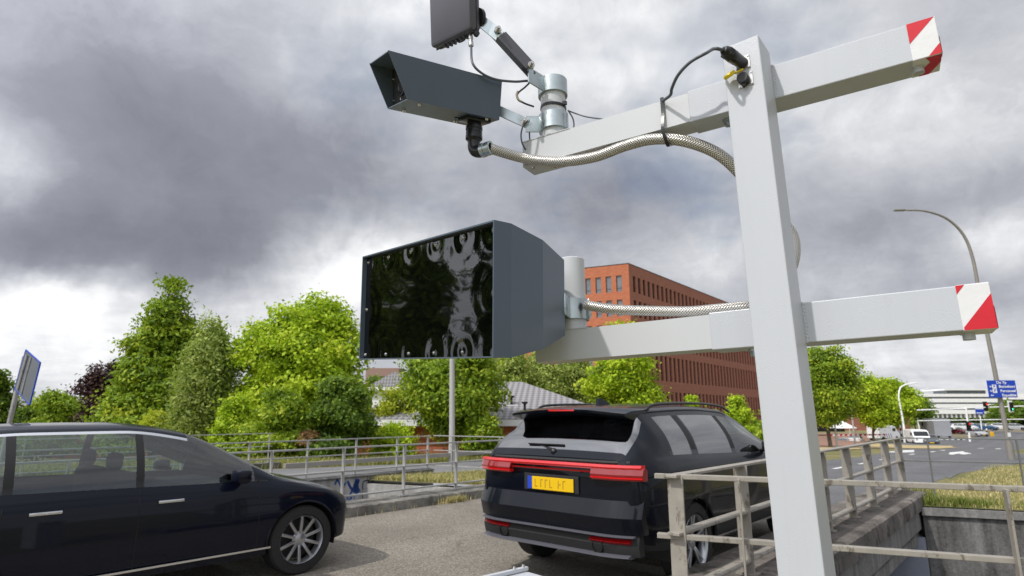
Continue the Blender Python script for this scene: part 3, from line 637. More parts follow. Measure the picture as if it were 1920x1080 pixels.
# connectors near the top of the post
def facep(a, h, out=0.0): return O+u*a+z*h-w*out      # point on the front face: a along the width, h height, out towards the camera
def plate_sock(name_lab, a, h, parent, black=False):
    m = MB(); m.box(facep(a, h, 0.0015), (0.040, 0.003, 0.040), (u, w, z), bev=0.001); fl = m.build('flange', M['steel'], parent)
    m = MB()
    for i in (-1, 1):
        for j in (-1, 1): q = facep(a+i*0.0160, h+j*0.0160, 0.003); m.frustum(q, q-w*0.0022, 0.0028, 0.0024, 10)
    m.build('screw', M['steel'], fl, smooth=30)
m1 = facep(0.052, 2.592)
con = empty('cable_connector', m1, 'black barrel cable connector plugged in near the top of the light grey post', 'connector')
plate_sock('', 0.052, 2.592, con)
axc = (-w*1.0+u*(-0.28)+z*(0.10)).normalized()
m = MB(); m.lathe([(0.0, 0.0), (0.0160, 0.0), (0.0160, 0.026), (0.0170, 0.028), (0.0170, 0.040), (0.0178, 0.042), (0.0178, 0.056), (0.0160, 0.059), (0.0152, 0.076), (0.010, 0.086), (0.0055, 0.087)], m1, axc, 28); m.build('barrel', M['black'], con, smooth=30)
m = MB(); m.lathe([(0.016, 0.058), (0.0185, 0.060), (0.0185, 0.074), (0.015, 0.077)], m1, axc, 6); m.build('gland_nut', M['blackmatt'], con)
m2 = facep(0.052, 2.540)
soc = empty('capped_socket', m2, 'small black capped socket with yellow dust cap below the barrel connector', 'connector')
plate_sock('', 0.055, 2.540, soc)
m = MB(); m.lathe([(0, 0), (0.0155, 0.0), (0.0155, 0.016), (0.014, 0.019), (0.0, 0.019)], m2-w*0.003, -w, 26); m.build('black_cap', M['black'], soc, smooth=30)
m = MB(); m.ball(facep(0.052, 2.521, 0.012), 0.006, 10, 8, (0.8, 0.8, 1.6)); m.build('cap_tab', M['black'], soc, smooth='all')
m = MB(); dcx = facep(0.022, 2.554, 0.022); m.lathe([(0, 0), (0.015, 0.0), (0.0165, 0.002), (0.0165, 0.008), (0.014, 0.010), (0, 0.010)], dcx, (z*0.72-w*0.62-u*0.25).normalized(), 24); m.build('yellow_dust_cap', M['yellow'], soc, smooth=30)
m = MB(); m.tube(spline([facep(0.034, 2.560, 0.02), facep(0.044, 2.566, 0.012), facep(0.052, 2.572, 0.006)], 6), 0.0032, 8); m.build('strap', M['yellow'], soc, smooth='all')

# round stub poles on the extension tubes
def stub(P, tt, ztop, parent, zb=0.0, r=0.044):
    c = P(tt, db*0.5, hb-0.0045+0.0026+zb); m = MB()
    m.lathe([(r*0.92, 0.0), (r, 0.0), (r, ztop-0.003), (r-0.003, ztop), (0, ztop)], c, z, 40); return m.build('stub_pole', M['powder_smooth'], parent, smooth=30), c
cU = PU(-0.707, db*0.5, hb)
sU, cU = stub(PU, -0.722, 0.232, UP); sL, cL = stub(PL, -0.675, 0.238, LO)
# pipe clamp: ring with a bracket lug
def clamp(c, h, r, lug, parent, name='pipe_clamp', lugL=0.06):
    m = MB(); m.lathe([(r, 0), (r+0.0085, 0), (r+0.0085, h), (r, h), (r, 0)], c, z, 40)
    d = lug; m.box(c+d*(r+0.006+lugL/2)+z*(h/2), (lugL, 0.006, h), (d, z.cross(d), z), bev=0.001); return m.build(name, M['zinc'], parent, smooth=30)

# camera housing (upper) --------------------------------------------------
def RB(yaw, pit, rol):
    n = Vector((math.sin(yaw)*math.cos(pit), math.cos(yaw)*math.cos(pit), math.sin(pit))); r = Vector((math.cos(yaw), -math.sin(yaw), 0)); t = r.cross(n)
    return n, r*math.cos(rol)+t*math.sin(rol), -r*math.sin(rol)+t*math.cos(rol)
n, r, t = RB(-2.145, -0.077, 0.25); B = Vector((-0.044, 1.9, 2.498)); LT, LB, WD, HH = 0.415, 0.341, 0.170, 0.135
CP = lambda a, b, c: B+n*a+r*b+t*c       # a forward (to the left in view), b away from the viewer, c up
camt = empty('traffic_camera', CP(0, WD/2, 0), 'long anthracite box camera with slanted hood on the upper arm', 'camera')
th = 0.003; m = MB()
def sheetq(m, pts, nrm):                  # a thin folded sheet
    m.prism([Vector(p) for p in pts], nrm*th)
sheetq(m, [CP(0, 0, 0), CP(LB, 0, 0), CP(LT, 0, HH), CP(0, 0, HH)], r)
sheetq(m, [CP(0, WD-th, 0), CP(LB, WD-th, 0), CP(LT, WD-th, HH), CP(0, WD-th, HH)], r)
sheetq(m, [CP(0, th, HH-th), CP(LT-0.002, th, HH-th), CP(LT-0.002, WD-th, HH-th), CP(0, WD-th, HH-th)], t)
sheetq(m, [CP(0, th, 0), CP(LB, th, 0), CP(LB, WD-th, 0), CP(0, WD-th, 0)], t)
sheetq(m, [CP(0.0, th, th), CP(0.0, WD-th, th), CP(0.0, WD-th, HH-th), CP(0.0, th, HH-th)], n)
m.build('housing', M['anthracite'], camt)
m = MB(); fs = LB-0.022; m.prism([CP(fs, th+0.001, th+0.001), CP(fs, WD-th-0.001, th+0.001), CP(fs+0.012, WD-th-0.001, HH-th-0.001), CP(fs+0.012, th+0.001, HH-th-0.001)], n*0.004)
fp = m.build('front_window', M['blackmatt'], camt)
m = MB(); c0 = CP(fs+0.006, WD*0.5, HH*0.5); m.lathe([(0.036, 0), (0.036, 0.006), (0.031, 0.006), (0.026, 0.002), (0, 0.002)], c0, n, 28); m.build('lens', M['black'], camt, smooth=30)
for a_, c_ in ((0.03, 0.025), (0.03, 0.105), (0.5, 0.02), (0.97, 0.03), (0.97, 0.10)):
    q = CP(fs+0.004+0.012*c_/HH, th+0.008+(WD-2*th-0.016)*a_, c_); m = MB(); m.frustum(q, q+n*0.007, 0.0055, 0.0042, 8); m.build('screw', M['steel'], camt, smooth=30)
for a_, b_ in ((LB-0.05, 0.022), (LB-0.05, WD-0.022), (0.04, 0.02), (0.10, WD-0.03), (0.02, 0.10)): q = CP(a_, b_, 0); m = MB(); m.frustum(q, q-t*0.006, 0.0065, 0.005, 8); m.build('screw', M['steel'], camt, smooth=30)
m = MB(); m.box(CP(0.115, WD*0.52, -0.0008), (0.022, 0.012, 0.001), (n, r, t)); m.build('drain_slot', M['dark_in'], camt)
bk = CP(-0.004, WD*0.42, HH*0.42); m = MB(); m.lathe([(0, -0.008), (0.052, -0.008), (0.052, 0.0), (0, 0.0)], bk, n, 36); m.build('mounting_disc', M['black'], camt, smooth=30)
# connector below: gland, elbow, hose clamp
gp = CP(0.066, 0.060, 0.0); m = MB(); down = -Z
m.box(gp+down*0.006, (0.095, 0.070, 0.012), (n, r, t), bev=0.002)
m.lathe([(0, 0.0), (0.025, 0.004), (0.025, 0.030), (0.0295, 0.031), (0.0295, 0.042), (0.027, 0.044), (0.027, 0.050), (0.0285, 0.051), (0.0285, 0.055), (0.027, 0.056), (0.027, 0.062), (0.0295, 0.064), (0.0295, 0.076), (0.025, 0.080), (0.022, 0.086)], gp, down, 30)
lp = gp+down*0.084; hx = (ub*1.0+Z*0.02).normalized(); arc = [lp, lp+down*0.020, lp+down*0.036+hx*0.007, lp+down*0.044+hx*0.024, lp+down*0.044+hx*0.040]
m.tube(spline(arc, 6), 0.0215, 22); m.build('cable_gland', M['black'], camt, smooth=35)
he = arc[-1]; m = MB(); m.lathe([(0.018, -0.006), (0.0245, -0.006), (0.0245, 0.008), (0.0220, 0.009), (0.0220, 0.015), (0.0238, 0.016), (0.0238, 0.032), (0.017, 0.033)], he, hx, 28); m.build('hose_collar', M['zinc'], camt, smooth=30)
# bracket between camera and pole
lugd = (bk-(cU+z*0.06)); lugd = (lugd-z*lugd.dot(z)); LL = lugd.length; lugd.normalize()
brk = clamp(cU+z*0.026, 0.062, 0.0443, lugd, camt, lugL=0.050)
m = MB(); q0 = cU+z*0.056+lugd*0.088-w*0.008; m.tube([q0, bk-n*0.01], 0.001, 4)
mid = (q0+bk)/2; dd = (bk-n*0.008-q0); Lb = dd.length; dd.normalize(); side = dd.cross(Z).normalized(); m = MB(); m.box((q0+bk-n*0.008)/2, (Lb, 0.006, 0.036), (dd, side, side.cross(dd)), bev=0.001); m.build('bracket', M['zinc'], camt)
def bolt(m, c, d, s=1.0):
    d = d.normalized(); m.frustum(c-d*0.008*s, c+d*0.004*s, 0.0125*s, 0.0125*s, 18); m.frustum(c+d*0.004*s, c+d*0.012*s, 0.0095*s, 0.0095*s, 6); m.frustum(c+d*0.012*s, c+d*0.019*s, 0.0055*s, 0.005*s, 12)
m = MB(); bolt(m, q0+dd*0.012-side*0.004, -side if (-side).y < 0 else side); m.build('bolt', M['steel'], camt, smooth=30)

# antenna panel (top) -----------------------------------------------------
n2, r2, t2 = RB(-2.3218, -0.1797, 0.1492); B2 = Vector((-0.1436, 1.8, 2.7848)); AW, AH, AD = 0.2284, 0.30, 0.052
ant = empty('radar_panel', B2+r2*AW/2-n2*AD/2, 'dark grey flat radar panel held above the camera, cut by the top of the picture', 'sensor')
m = MB(); m.box(B2+r2*AW/2+t2*AH/2-n2*AD/2, (AW, AD, AH), (r2, n2, t2), bev=0.013); m.build('shell', M['antenna'], ant, smooth=30)
m = MB(); m.box(B2+r2*AW/2+t2*AH/2-n2*AD*0.60, (AW+0.003, 0.003, AH+0.003), (r2, n2, t2), bev=0.001)
m.build('seam', M['blackmatt'], ant)
m = MB()
for k in range(6): m.box(B2+r2*(0.06+k*0.022)-t2*0.003-n2*AD*0.6, (0.008, 0.022, 0.010), (r2, n2, t2), bev=0.001)
m.build('cooling_fins', M['antenna'], ant)
cs = B2+r2*0.030-n2*AD*0.55; m = MB(); m.lathe([(0, 0), (0.0075, 0.0), (0.0075, 0.012), (0.0085, 0.013), (0.0085, 0.024), (0.0070, 0.026), (0.0070, 0.036), (0.009, 0.037), (0.009, 0.050), (0.005, 0.053)], cs, (-Z+ub*0.06).normalized(), 22); m.build('plug', M['steel'], ant, smooth=30)
m = MB(); q = cs+ub*0.022-Z*0.014; m.lathe([(0, 0), (0.010, 0), (0.010, 0.012), (0, 0.012)], q, (-w*0.5+ub*0.9), 18); m.tube(spline([cs-Z*0.005, cs+ub*0.02+Z*0.002, q], 5), 0.0014, 6); m.build('dangling_cap', M['black'], ant, smooth=30)
m = MB(); q = B2+r2*0.075-n2*AD*0.5-t2*0.006; m.tube(spline([q-r2*0.02, q-r2*0.012-t2*0.008, q+r2*0.012-t2*0.008, q+r2*0.02], 6), 0.003, 8); m.build('hook', M['black'], ant, smooth='all')
bk2 = B2+r2*0.02-n2*(AD+0.004)+t2*0.055; m = MB(); m.lathe([(0, 0), (0.035, 0), (0.035, 0.012), (0, 0.012)], bk2+n2*0.006, -n2, 30); m.build('mounting_disc', M['black'], ant, smooth=30)
Yb = bk2.y+0.03
p1 = D(931, 63, 1.83); p2 = D(992, 130, 1.86)
m = MB(); dd = (p1-bk2).normalized(); side = dd.cross(Z).normalized(); m.box((bk2+p1+dd*0.016)/2, ((p1-bk2).length+0.02, 0.006, 0.042), (dd, side, side.cross(dd)), bev=0.001); m.build('bracket', M['zinc'], ant)
m = MB(); d3 = (p2-p1).normalized(); s3 = d3.cross(Z).normalized(); s3 = -s3 if s3.y > 0 else s3
m.box((p1+p2)/2-s3*0.010, ((p2-p1).length+0.045, 0.004, 0.036), (d3, s3, s3.cross(d3)), bev=0.001); m.box((p1+p2)/2+s3*0.018+d3*0.008, ((p2-p1).length*0.86, 0.004, 0.040), (d3, s3, s3.cross(d3)), bev=0.001)
m.box((p1+p2)/2+s3*0.004-s3.cross(d3)*0.018, ((p2-p1).length*0.8, 0.026, 0.003), (d3, s3, s3.cross(d3))); m.build('link_arm', M['antenna'], ant)
m = MB(); bolt(m, p1+s3*0.020, s3, 1.0); bolt(m, p2+s3*0.026, s3, 1.0); m.build('bolt', M['steel'], ant, smooth=30)
l2 = (p2-(cU+z*0.13)); l2 = l2-z*l2.dot(z); l2n = l2.normalized(); clamp(cU+z*0.165, 0.060, 0.0443, l2n, ant, lugL=max(0.02, l2.length-0.045))

# big housing (lower) -----------------------------------------------------
n3, r3, t3 = RB(-2.2988, -0.0513, 0.0595); B3 = Vector((-0.0473, 1.5, 1.6385)); BW, BH = 0.7085, 0.3542
FP = lambda a, b, c: B3+r3*a+t3*b-n3*c   # a across the front (to the left in view), b up, c depth
flash = empty('sensor_housing', FP(BW/2, 0, 0.2), 'large anthracite faceted housing with glossy black front panel on the lower arm', 'camera')
secs = [(0.0, 0.0, 0.0004, 0.3551), (0.0605, 0.0, 0.0004, 0.3551), (0.2075, 0.03, 0.0266, 0.336), (0.3596, 0.09, 0.0715, 0.3043)]
m = MB(); vs = []
for d_, ins, zb, zt_ in secs: vs += [FP(ins, zb, d_), FP(BW-ins, zb, d_), FP(BW-ins, zt_, d_), FP(ins, zt_, d_)]
fs = []
for k in range(3): b0 = k*4; fs += [(b0+i, b0+(i+1) % 4, b0+4+(i+1) % 4, b0+4+i) for i in range(4)]
fs.append((12, 13, 14, 15)); m.add(vs, fs)
e = 0.0035; m2_ = [(e, e), (BW-e, e), (BW-e, BH-e), (e, BH-e)]    # inward lip
vs = [FP(0, 0.0004, 0), FP(BW, 0.0004, 0), FP(BW, 0.3551, 0), FP(0, 0.3551, 0)]+[FP(a, b, 0) for a, b in m2_]+[FP(a, b, 0.03) for a, b in m2_]
m.add(vs, [(i, (i+1) % 4, 4+(i+1) % 4, 4+i) for i in range(4)]+[(4+i, 4+(i+1) % 4, 8+(i+1) % 4, 8+i) for i in range(4)])
m.build('shell', M['anthracite'], flash)
scr = []
pd_ = 0.016
for k in range(6): scr.append((0.013+(BW-0.026)*k/5*1.0, 0.016))
for k in range(6): scr.append((0.013+(BW-0.026)*k/5*1.0, BH-0.020))
scr += [(0.012, BH*0.48), (BW-0.012, BH*0.48)]
spos = [FP(a, b, pd_) for a, b in scr]
M['acrylic'] = m_acrylic(B3, r3, t3, spos)
m = MB(); m.prism([FP(e, e, pd_), FP(BW-e, e, pd_), FP(BW-e, BH-e-0.001, pd_), FP(e, BH-e-0.001, pd_)], -n3*0.005); pan = m.build('front_panel', M['acrylic'], flash)
for q in spos:
    m = MB(); m.lathe([(0.0, 0.0045), (0.003, 0.0042), (0.0048, 0.002), (0.005, 0.0), (0.0075, 0.0)][::-1], q, n3, 14); m.build('screw', M['steel'], flash, smooth=True)
rc = FP(0.20, 0.19, 0.3596); lz = -n3
brd = (FP(0.09, 0.17, 0.36)-cL); brd = brd-z*brd.dot(z); Lx = brd.length; brd.normalize()
hL = cL+z*0.032; clamp(hL, 0.066, 0.0443, brd, flash, lugL=max(0.02, Lx-0.045))
clamp(hL+z*0.001, 0.064, 0.0448, ub, flash, name='clamp_lug', lugL=0.010)

# hoses and cables --------------------------------------------------------
def hoseobj(name, pts, r_, mat, label, cat, n_=14, uv=True, k=14, smooth='all'):
    P_ = spline(pts, k); m = MB(); m.tube(P_, r_, n_, uv=uv); o = m.build(name, mat, loc=P_[0], smooth=smooth); tag(o, label, cat); return o
ho = PU(0, 0, 0)
def front(px, py, tt, off=0.03):          # point just in front of the upper arm at arm coordinate tt
    q = PU(tt, -off, hb/2); return D(px, py, q.y)
pts = [he+hx*0.024, D(985, 297, 1.935), D(1050, 303, 1.885), D(1115, 294, 1.83), D(1170, 274, 1.78), D(1215, 262, 1.735), D(1262, 261, 1.70), D(1310, 272, 1.69), D(1350, 291, 1.69), D(1385, 322, 1.70), D(1425, 370, 1.715), D(1460, 410, 1.72), D(1484, 440, 1.715), D(1489, 475, 1.70), D(1480, 510, 1.69), D(1462, 560, 1.68), D(1450, 600, 1.69)]
hoseobj('braided_hose', pts, 0.0178, M['hose'], 'braided steel hose hanging from the upper camera under the arm to the post', 'hose')
b0 = D(1098, 572, 1.845)
pts = [b0, D(1150, 580, 1.80), D(1220, 583, 1.76), D(1290, 584, 1.715), D(1340, 580, 1.69), D(1400, 574, 1.675), D(1430, 570, 1.70), D(1455, 575, 1.74)]
hoseobj('braided_hose', pts, 0.0155, M['hose'], 'braided steel hose lying along the top of the lower arm behind the housing', 'hose')
ce = m1+axc*0.084
pts = [ce, ce+axc*0.02-ub*0.012, D(1325, 99, 1.52), D(1295, 116, 1.55), D(1272, 140, 1.58), D(1260, 165, 1.615), D(1257, 178, 1.64), D(1243, 189, 1.685)]
hoseobj('grey_cable', pts, 0.0048, M['cable'], 'grey cable looping from the barrel connector down to the upper arm', 'cable', 10, False)
pc_ = cs+(-Z+ub*0.06).normalized()*0.052
pts = [pc_, D(886, 118, 1.80), D(903, 137, 1.81), D(930, 149, 1.83), D(965, 153, 1.86), D(992, 152, 1.88), D(1010, 160, 1.93)]
hoseobj('black_cable', pts, 0.0042, M['cable'], 'thick dark cable hanging from the plug under the radar panel', 'cable', 10, False)
pts = [D(995, 153, 1.88), D(985, 163, 1.87), D(972, 174, 1.865), D(970, 184, 1.865), D(982, 193, 1.87), D(1001, 200, 1.885)]
o = hoseobj('short_cable', pts, 0.0032, M['black'], 'short black cable curled beside the round stub pole', 'cable', 8, False)
m = MB(); m.tube(spline([D(971, 171, 1.862), D(969, 178, 1.862), D(972, 187, 1.862), D(978, 191, 1.864)], 6), 0.0042, 8); m.build('brown_tape', M['cap'], o, smooth='all')
pts = [D(1064, 207, 1.90), D(1080, 213, 1.90), D(1100, 219, 1.88), D(1128, 223, 1.86), D(1150, 224, 1.86)]
hoseobj('thin_cable', pts, 0.0026, M['cable'], 'thin grey cable leaving the stub pole to the right above the arm', 'cable', 8, False)
pts = [D(990, 226, 1.93), D(981, 236, 1.93), D(977, 252, 1.93), D(979, 268, 1.93), D(985, 280, 1.96)]
hoseobj('thin_cable', pts, 0.0028, M['cable'], 'thin cable loop dropping into the open end of the upper arm', 'cable', 8, False)
pts = [D(998, 224, 1.95), D(993, 238, 1.955), D(993, 258, 1.96), D(995, 270, 1.96)]
hoseobj('thin_cable', pts, 0.0026, M['cable'], 'short thin cable just left of the round stub pole base', 'cable', 8, False)
pts = [D(1066, 208, 1.93), D(1074, 222, 1.93), D(1076, 236, 1.93), D(1072, 248, 1.93)]
hoseobj('thin_cable', pts, 0.0028, M['cable'], 'thin cable loop close to the right side of the stub pole', 'cable', 8, False)
def tie(c_, pts, label, wdt=0.006):
    m = MB(); P_ = spline(pts+[pts[0]], 6); ax = c_
    for i in range(len(P_)-1): d_ = (P_[i+1]-P_[i]); L_ = d_.length; d_.normalize(); m.box((P_[i]+P_[i+1])/2, (L_+0.001, wdt, 0.0022), (d_, ax, d_.cross(ax)))
    tag(m.build('cable_tie', M['black'], loc=P_[0]), label, 'cable tie')
tt = -0.318; hs = D(1252, 261, 1.70)
tie(ub, [PU(tt, -0.003, hb+0.002), PU(tt, -0.0035, hb*0.5), PU(tt-0.002, -0.010, 0.0)-Z*0.004, hs-wb*0.012-Z*0.017, hs+wb*0.012-Z*0.018, PU(tt, db+0.003, 0.0), PU(tt, db+0.003, hb), PU(tt, db/2, hb+0.003)], 'black cable tie holding the braided hose under the upper arm', 0.010)
m = MB(); m.lathe([(0.0445, 0), (0.0468, 0), (0.0468, 0.010), (0.0445, 0.010), (0.0445, 0)], cU+z*0.112, (z+ub*0.10).normalized(), 36); q = cU+z*0.121+ub*0.050-w*0.006; m.box(q, (0.012, 0.010, 0.014), (ub, w, z)); tag(m.build('cable_tie', M['black'], loc=cU+z*0.08, smooth=30), 'black cable tie around the round stub pole between the two clamps', 'cable tie')

# the top of a small cabinet at the bottom edge
cb0 = G(985, 1066, 0.80); cd = (G(1035, 1080, 0.80)-cb0).normalized(); ce_ = Vector((-cd.y, cd.x, 0)); ce_ = -ce_ if ce_.y > 0 else ce_
ca = empty('equipment_cabinet', (cb0.x+0.1, cb0.y-0.15, 0), 'pale grey metal cabinet top with two bolts at the bottom edge of the picture', 'cabinet')
q = cb0+cd*0.20+ce_*0.14; m = MB(); m.box(Vector((q.x, q.y, 0.395)), (0.40, 0.28, 0.79), (cd, ce_, Z), bev=0.004); m.build('body', M['powder'], ca)
m = MB(); m.box(Vector((q.x, q.y, 0.79))-cd*0.194+Z*0.012, (0.022, 0.29, 0.016), (cd, ce_, Z), bev=0.002); lid = m.build('lid_edge', M['powder'], ca)
m = MB()
for k in (0.02, 0.075): b_ = Vector((q.x, q.y, 0.81))-cd*0.194-ce_*(0.14-k); m.frustum(b_, b_+Z*0.005, 0.009, 0.009, 18); m.frustum(b_+Z*0.005, b_+Z*0.012, 0.0075, 0.006, 8)
m.build('bolt', M['steel'], ca, smooth=30)

# ------------------------------------------------------------------ vehicles
def pchip(xs, ys):
    xs = np.array(xs, float); ys = np.array(ys, float); h = np.diff(xs); dl = np.diff(ys)/h; n = len(xs); m = np.zeros(n)
    for i in range(1, n-1):
        if dl[i-1]*dl[i] > 0: w1 = 2*h[i]+h[i-1]; w2 = h[i]+2*h[i-1]; m[i] = (w1+w2)/(w1/dl[i-1]+w2/dl[i])
    m[0] = dl[0]; m[-1] = dl[-1]
    def f(x):
        i = int(min(max(np.searchsorted(xs, x)-1, 0), n-2)); t = (x-xs[i])/h[i]; t2 = t*t; t3 = t2*t
        return (2*t3-3*t2+1)*ys[i]+(t3-2*t2+t)*h[i]*m[i]+(-2*t3+3*t2)*ys[i+1]+(t3-t2)*h[i]*m[i+1]
    return f
def cat(a, b, c, d, t): return 0.5*((2*b)+(c-a)*t+(2*a-5*b+4*c-d)*t*t+(3*b-a-3*c+d)*t**3)
def loft(st, dx):
    """st rows: x, z_sill, y_sill, z_mid, y_mid, z_sh, y_sh, z_belt, y_belt, z_cant, y_cant, z_edge, y_edge, z_top ."""
    xs = [r_[0] for r_ in st]; F = [pchip(xs, [r_[k] for r_ in st]) for k in range(1, 14)]
    return F
def section(F, x, sub):
    v = [f(x) for f in F]; zs, ys, zm, ym, zh, yh, zb, yb, zc, yc, ze, ye, zt2 = v
    P = [(ys*0.9, zs), (ys, zs+0.02), (ym, zm), (yh, zh), (yb, zb), (yc, zc), (ye, ze), (0.0, zt2)]
    out = []; spans = [(0, 1, 1), (1, 2, sub), (2, 3, sub), (3, 4, max(2, sub//2)), (4, 5, sub), (5, 6, max(2, sub//2)), (6, 7, sub)]
    idx = {0: 0}
    for a, b, n_ in spans:
        for k in range(n_):
            t = k/n_
            if a == 0: q = (P[0][0]+(P[1][0]-P[0][0])*t, P[0][1]+(P[1][1]-P[0][1])*t)
            elif a == 4:  # slightly bowed glass
                q = (P[4][0]+(P[5][0]-P[4][0])*t+0.035*math.sin(PI*t)*min(1, max(0, (zc-zb)/0.3)), P[4][1]+(P[5][1]-P[4][1])*t)
            elif a == 6:  # roof or bonnet crown: flat across with a round shoulder
                q = (P[6][0]*math.cos(PI/2*t) if False else P[6][0]*(1-t), P[6][1]+(P[7][1]-P[6][1])*(1-(1-t)**2))
            elif a == 5: q = (P[5][0]+(P[6][0]-P[5][0])*t, P[5][1]+(P[6][1]-P[5][1])*math.sin(PI/2*t))
            else:
                p0 = P[a-1] if a > 1 else P[a]; p3 = P[b+1] if b < 4 else P[b]
                q = (cat(p0[0], P[a][0], P[b][0], p3[0], t), cat(p0[1], P[a][1], P[b][1], p3[1], t))
            out.append(q)
        idx[b] = len(out)
    out.append(P[7]); return out, idx
def car(name, label, catg, S, loc, rz, group=None):
    root = empty(name, (0, 0, 0), label, catg, group)
    dx = S.get('dx', 0.03); sub = S.get('sub', 8); F = loft(S['st'], dx); L0, L1 = S['st'][0][0], S['st'][-1][0]
    xs = list(np.arange(L0, L1-dx*0.4, dx))+[L1]
    for b in S['breaks']:
        i = int(np.argmin([abs(x-b) for x in xs])); xs[i] = b
    R_ = S['arch']; wz = S['wr']; wx = S['wheels']
    rows = []; idx = None
    for x in xs: sec, idx = section(F, x, sub); rows.append(sec)
    nv = len(rows[0]); V = []; V2 = []
    for x, sec in zip(xs, rows):
        for (y, z_) in sec:
            X = x; Zz = z_
            if y > 0.45:
                for wx_ in wx:
                    d_ = math.hypot(X-wx_, Zz-wz)
                    if abs(d_-R_) < max(dx, 0.03)*0.72 and Zz < wz+R_+0.05:
                        k_ = R_/d_; X = wx_+(X-wx_)*k_; Zz = wz+(Zz-wz)*k_
            V.append((X, y, Zz))
    body = MB(); glass = {}; vents = {}
    def inwin(x, j):
        for nm, x0, x1, j0, j1, mm in S['windows']:
            if x0-1e-6 <= x <= x1+1e-6 and idx[j0] <= j < idx[j1]: return nm
        return None
    nx = len(xs); body.v = V+[(x, -y, z_) for x, y, z_ in V]; N = len(V)
    for i in range(nx-1):
        xm = (xs[i]+xs[i+1])/2
        for j in range(nv-1):
            a = i*nv+j; q = (a, a+nv, a+nv+1, a+1)
            cx = sum(V[k][0] for k in q)/4; cz = sum(V[k][2] for k in q)/4; cy = sum(V[k][1] for k in q)/4
            if cy > 0.45 and any(math.hypot(cx-w_, cz-wz) < R_-0.002 for w_ in wx): continue
            nm = inwin(xm, j)
            if nm: glass.setdefault(nm, []).append(q); continue
            mi = 0
            if j < idx[1]: mi = 1
            if cz < S.get('clad', 0.0): mi = 1
            if idx[4] <= j < idx[5] and S['gh'][0] < xm < S['gh'][1]: mi = 1 if any(abs(xm-p_) < 0.06 for p_ in S['pillars']) else 0
            if idx[4] <= j < idx[4]+1 and S['gh'][0] < xm < S['gh'][1]: mi = 2
            if S.get('cant_highlight') and idx[5] <= j < idx[5]+1 and S['gh'][0] < xm < S['gh'][1]: mi = 4  # bright row along the cant rail, a painted stand-in for reflected sky
            body.f.append(q[::-1]); body.mi.append(mi); body.f.append(tuple(k+N for k in q)); body.mi.append(mi)
    # end caps and underside
    for i, flip in ((0, False), (nx-1, True)):
        for j in range(nv-1):
            a = i*nv+j; q = (a, a+1, a+1+N, a+N); body.f.append(q if flip else q[::-1]); body.mi.append(0 if S['capz'] < V[a][2] else 1)
    for i in range(nx-1):
        a = i*nv
        if any(abs((xs[i]+xs[i+1])/2-w_) < R_ for w_ in wx): continue
        body.f.append((a, a+nv, a+nv+N, a+N)); body.mi.append(1)
    # wheel wells
    for w_ in wx:
        for sg in (-1, 1):
            yo = S['track']+0.09; yi = S['track']-0.28; n_ = 20; b0 = len(body.v); ang = [PI*(-0.08+1.16*k/n_) for k in range(n_+1)]
            for yy in (yo, yi): body.v += [(w_+math.cos(a_)*(R_+0.004), sg*yy, wz+math.sin(a_)*(R_+0.004)) for a_ in ang]
            for k in range(n_): body.f.append((b0+k, b0+k+1, b0+n_+2+k, b0+n_+1+k)); body.mi.append(1)
            body.f.append(tuple(range(b0+n_+1, b0+2*n_+2))); body.mi.append(1)
            if S.get('lip'):
                arc = [Vector((w_+math.cos(a_)*R_, sg*(S['track']+0.115+0.02*math.sin(a_)*0), wz+math.sin(a_)*R_)) for a_ in [PI*(0.0+1.0*k/24) for k in range(25)]]
                body.tube(arc, S['lip'], 8, mi=3)
    bo = body.build('body', [S['paint'], M['blackmatt'], S.get('trim', M['black']), S.get('clad_mat', M['blackmatt']), M['chrome']], root, smooth=S.get('smooth', 40), local=True)
    for nm, qs in glass.items():
        mats = [q_[5] for q_ in S['windows'] if q_[0] == nm][0]; ids = sorted({k for q in qs for k in q}); mp = {k: i for i, k in enumerate(ids)}
        ctr = any(V[k][1] < 0.01 for k in ids)
        for sg in ((1,) if ctr else (1, -1)):
            g_ = MB(); g_.v = [(V[k][0], V[k][1]*sg, V[k][2]) for k in ids]
            if ctr:
                g_.v += [(V[k][0], -V[k][1], V[k][2]) for k in ids]; o_ = len(ids)
                for q in qs: g_.f += [tuple(mp[k] for k in q)[::-1], tuple(mp[k]+o_ for k in q)]; g_.mi += [0, 0]
            else:
                for q in qs: g_.f.append(tuple(mp[k] for k in q)[::-sg] if sg == 1 else tuple(mp[k] for k in q)); g_.mi.append(0)
            g_.build(nm, mats, root, smooth='all', local=True)
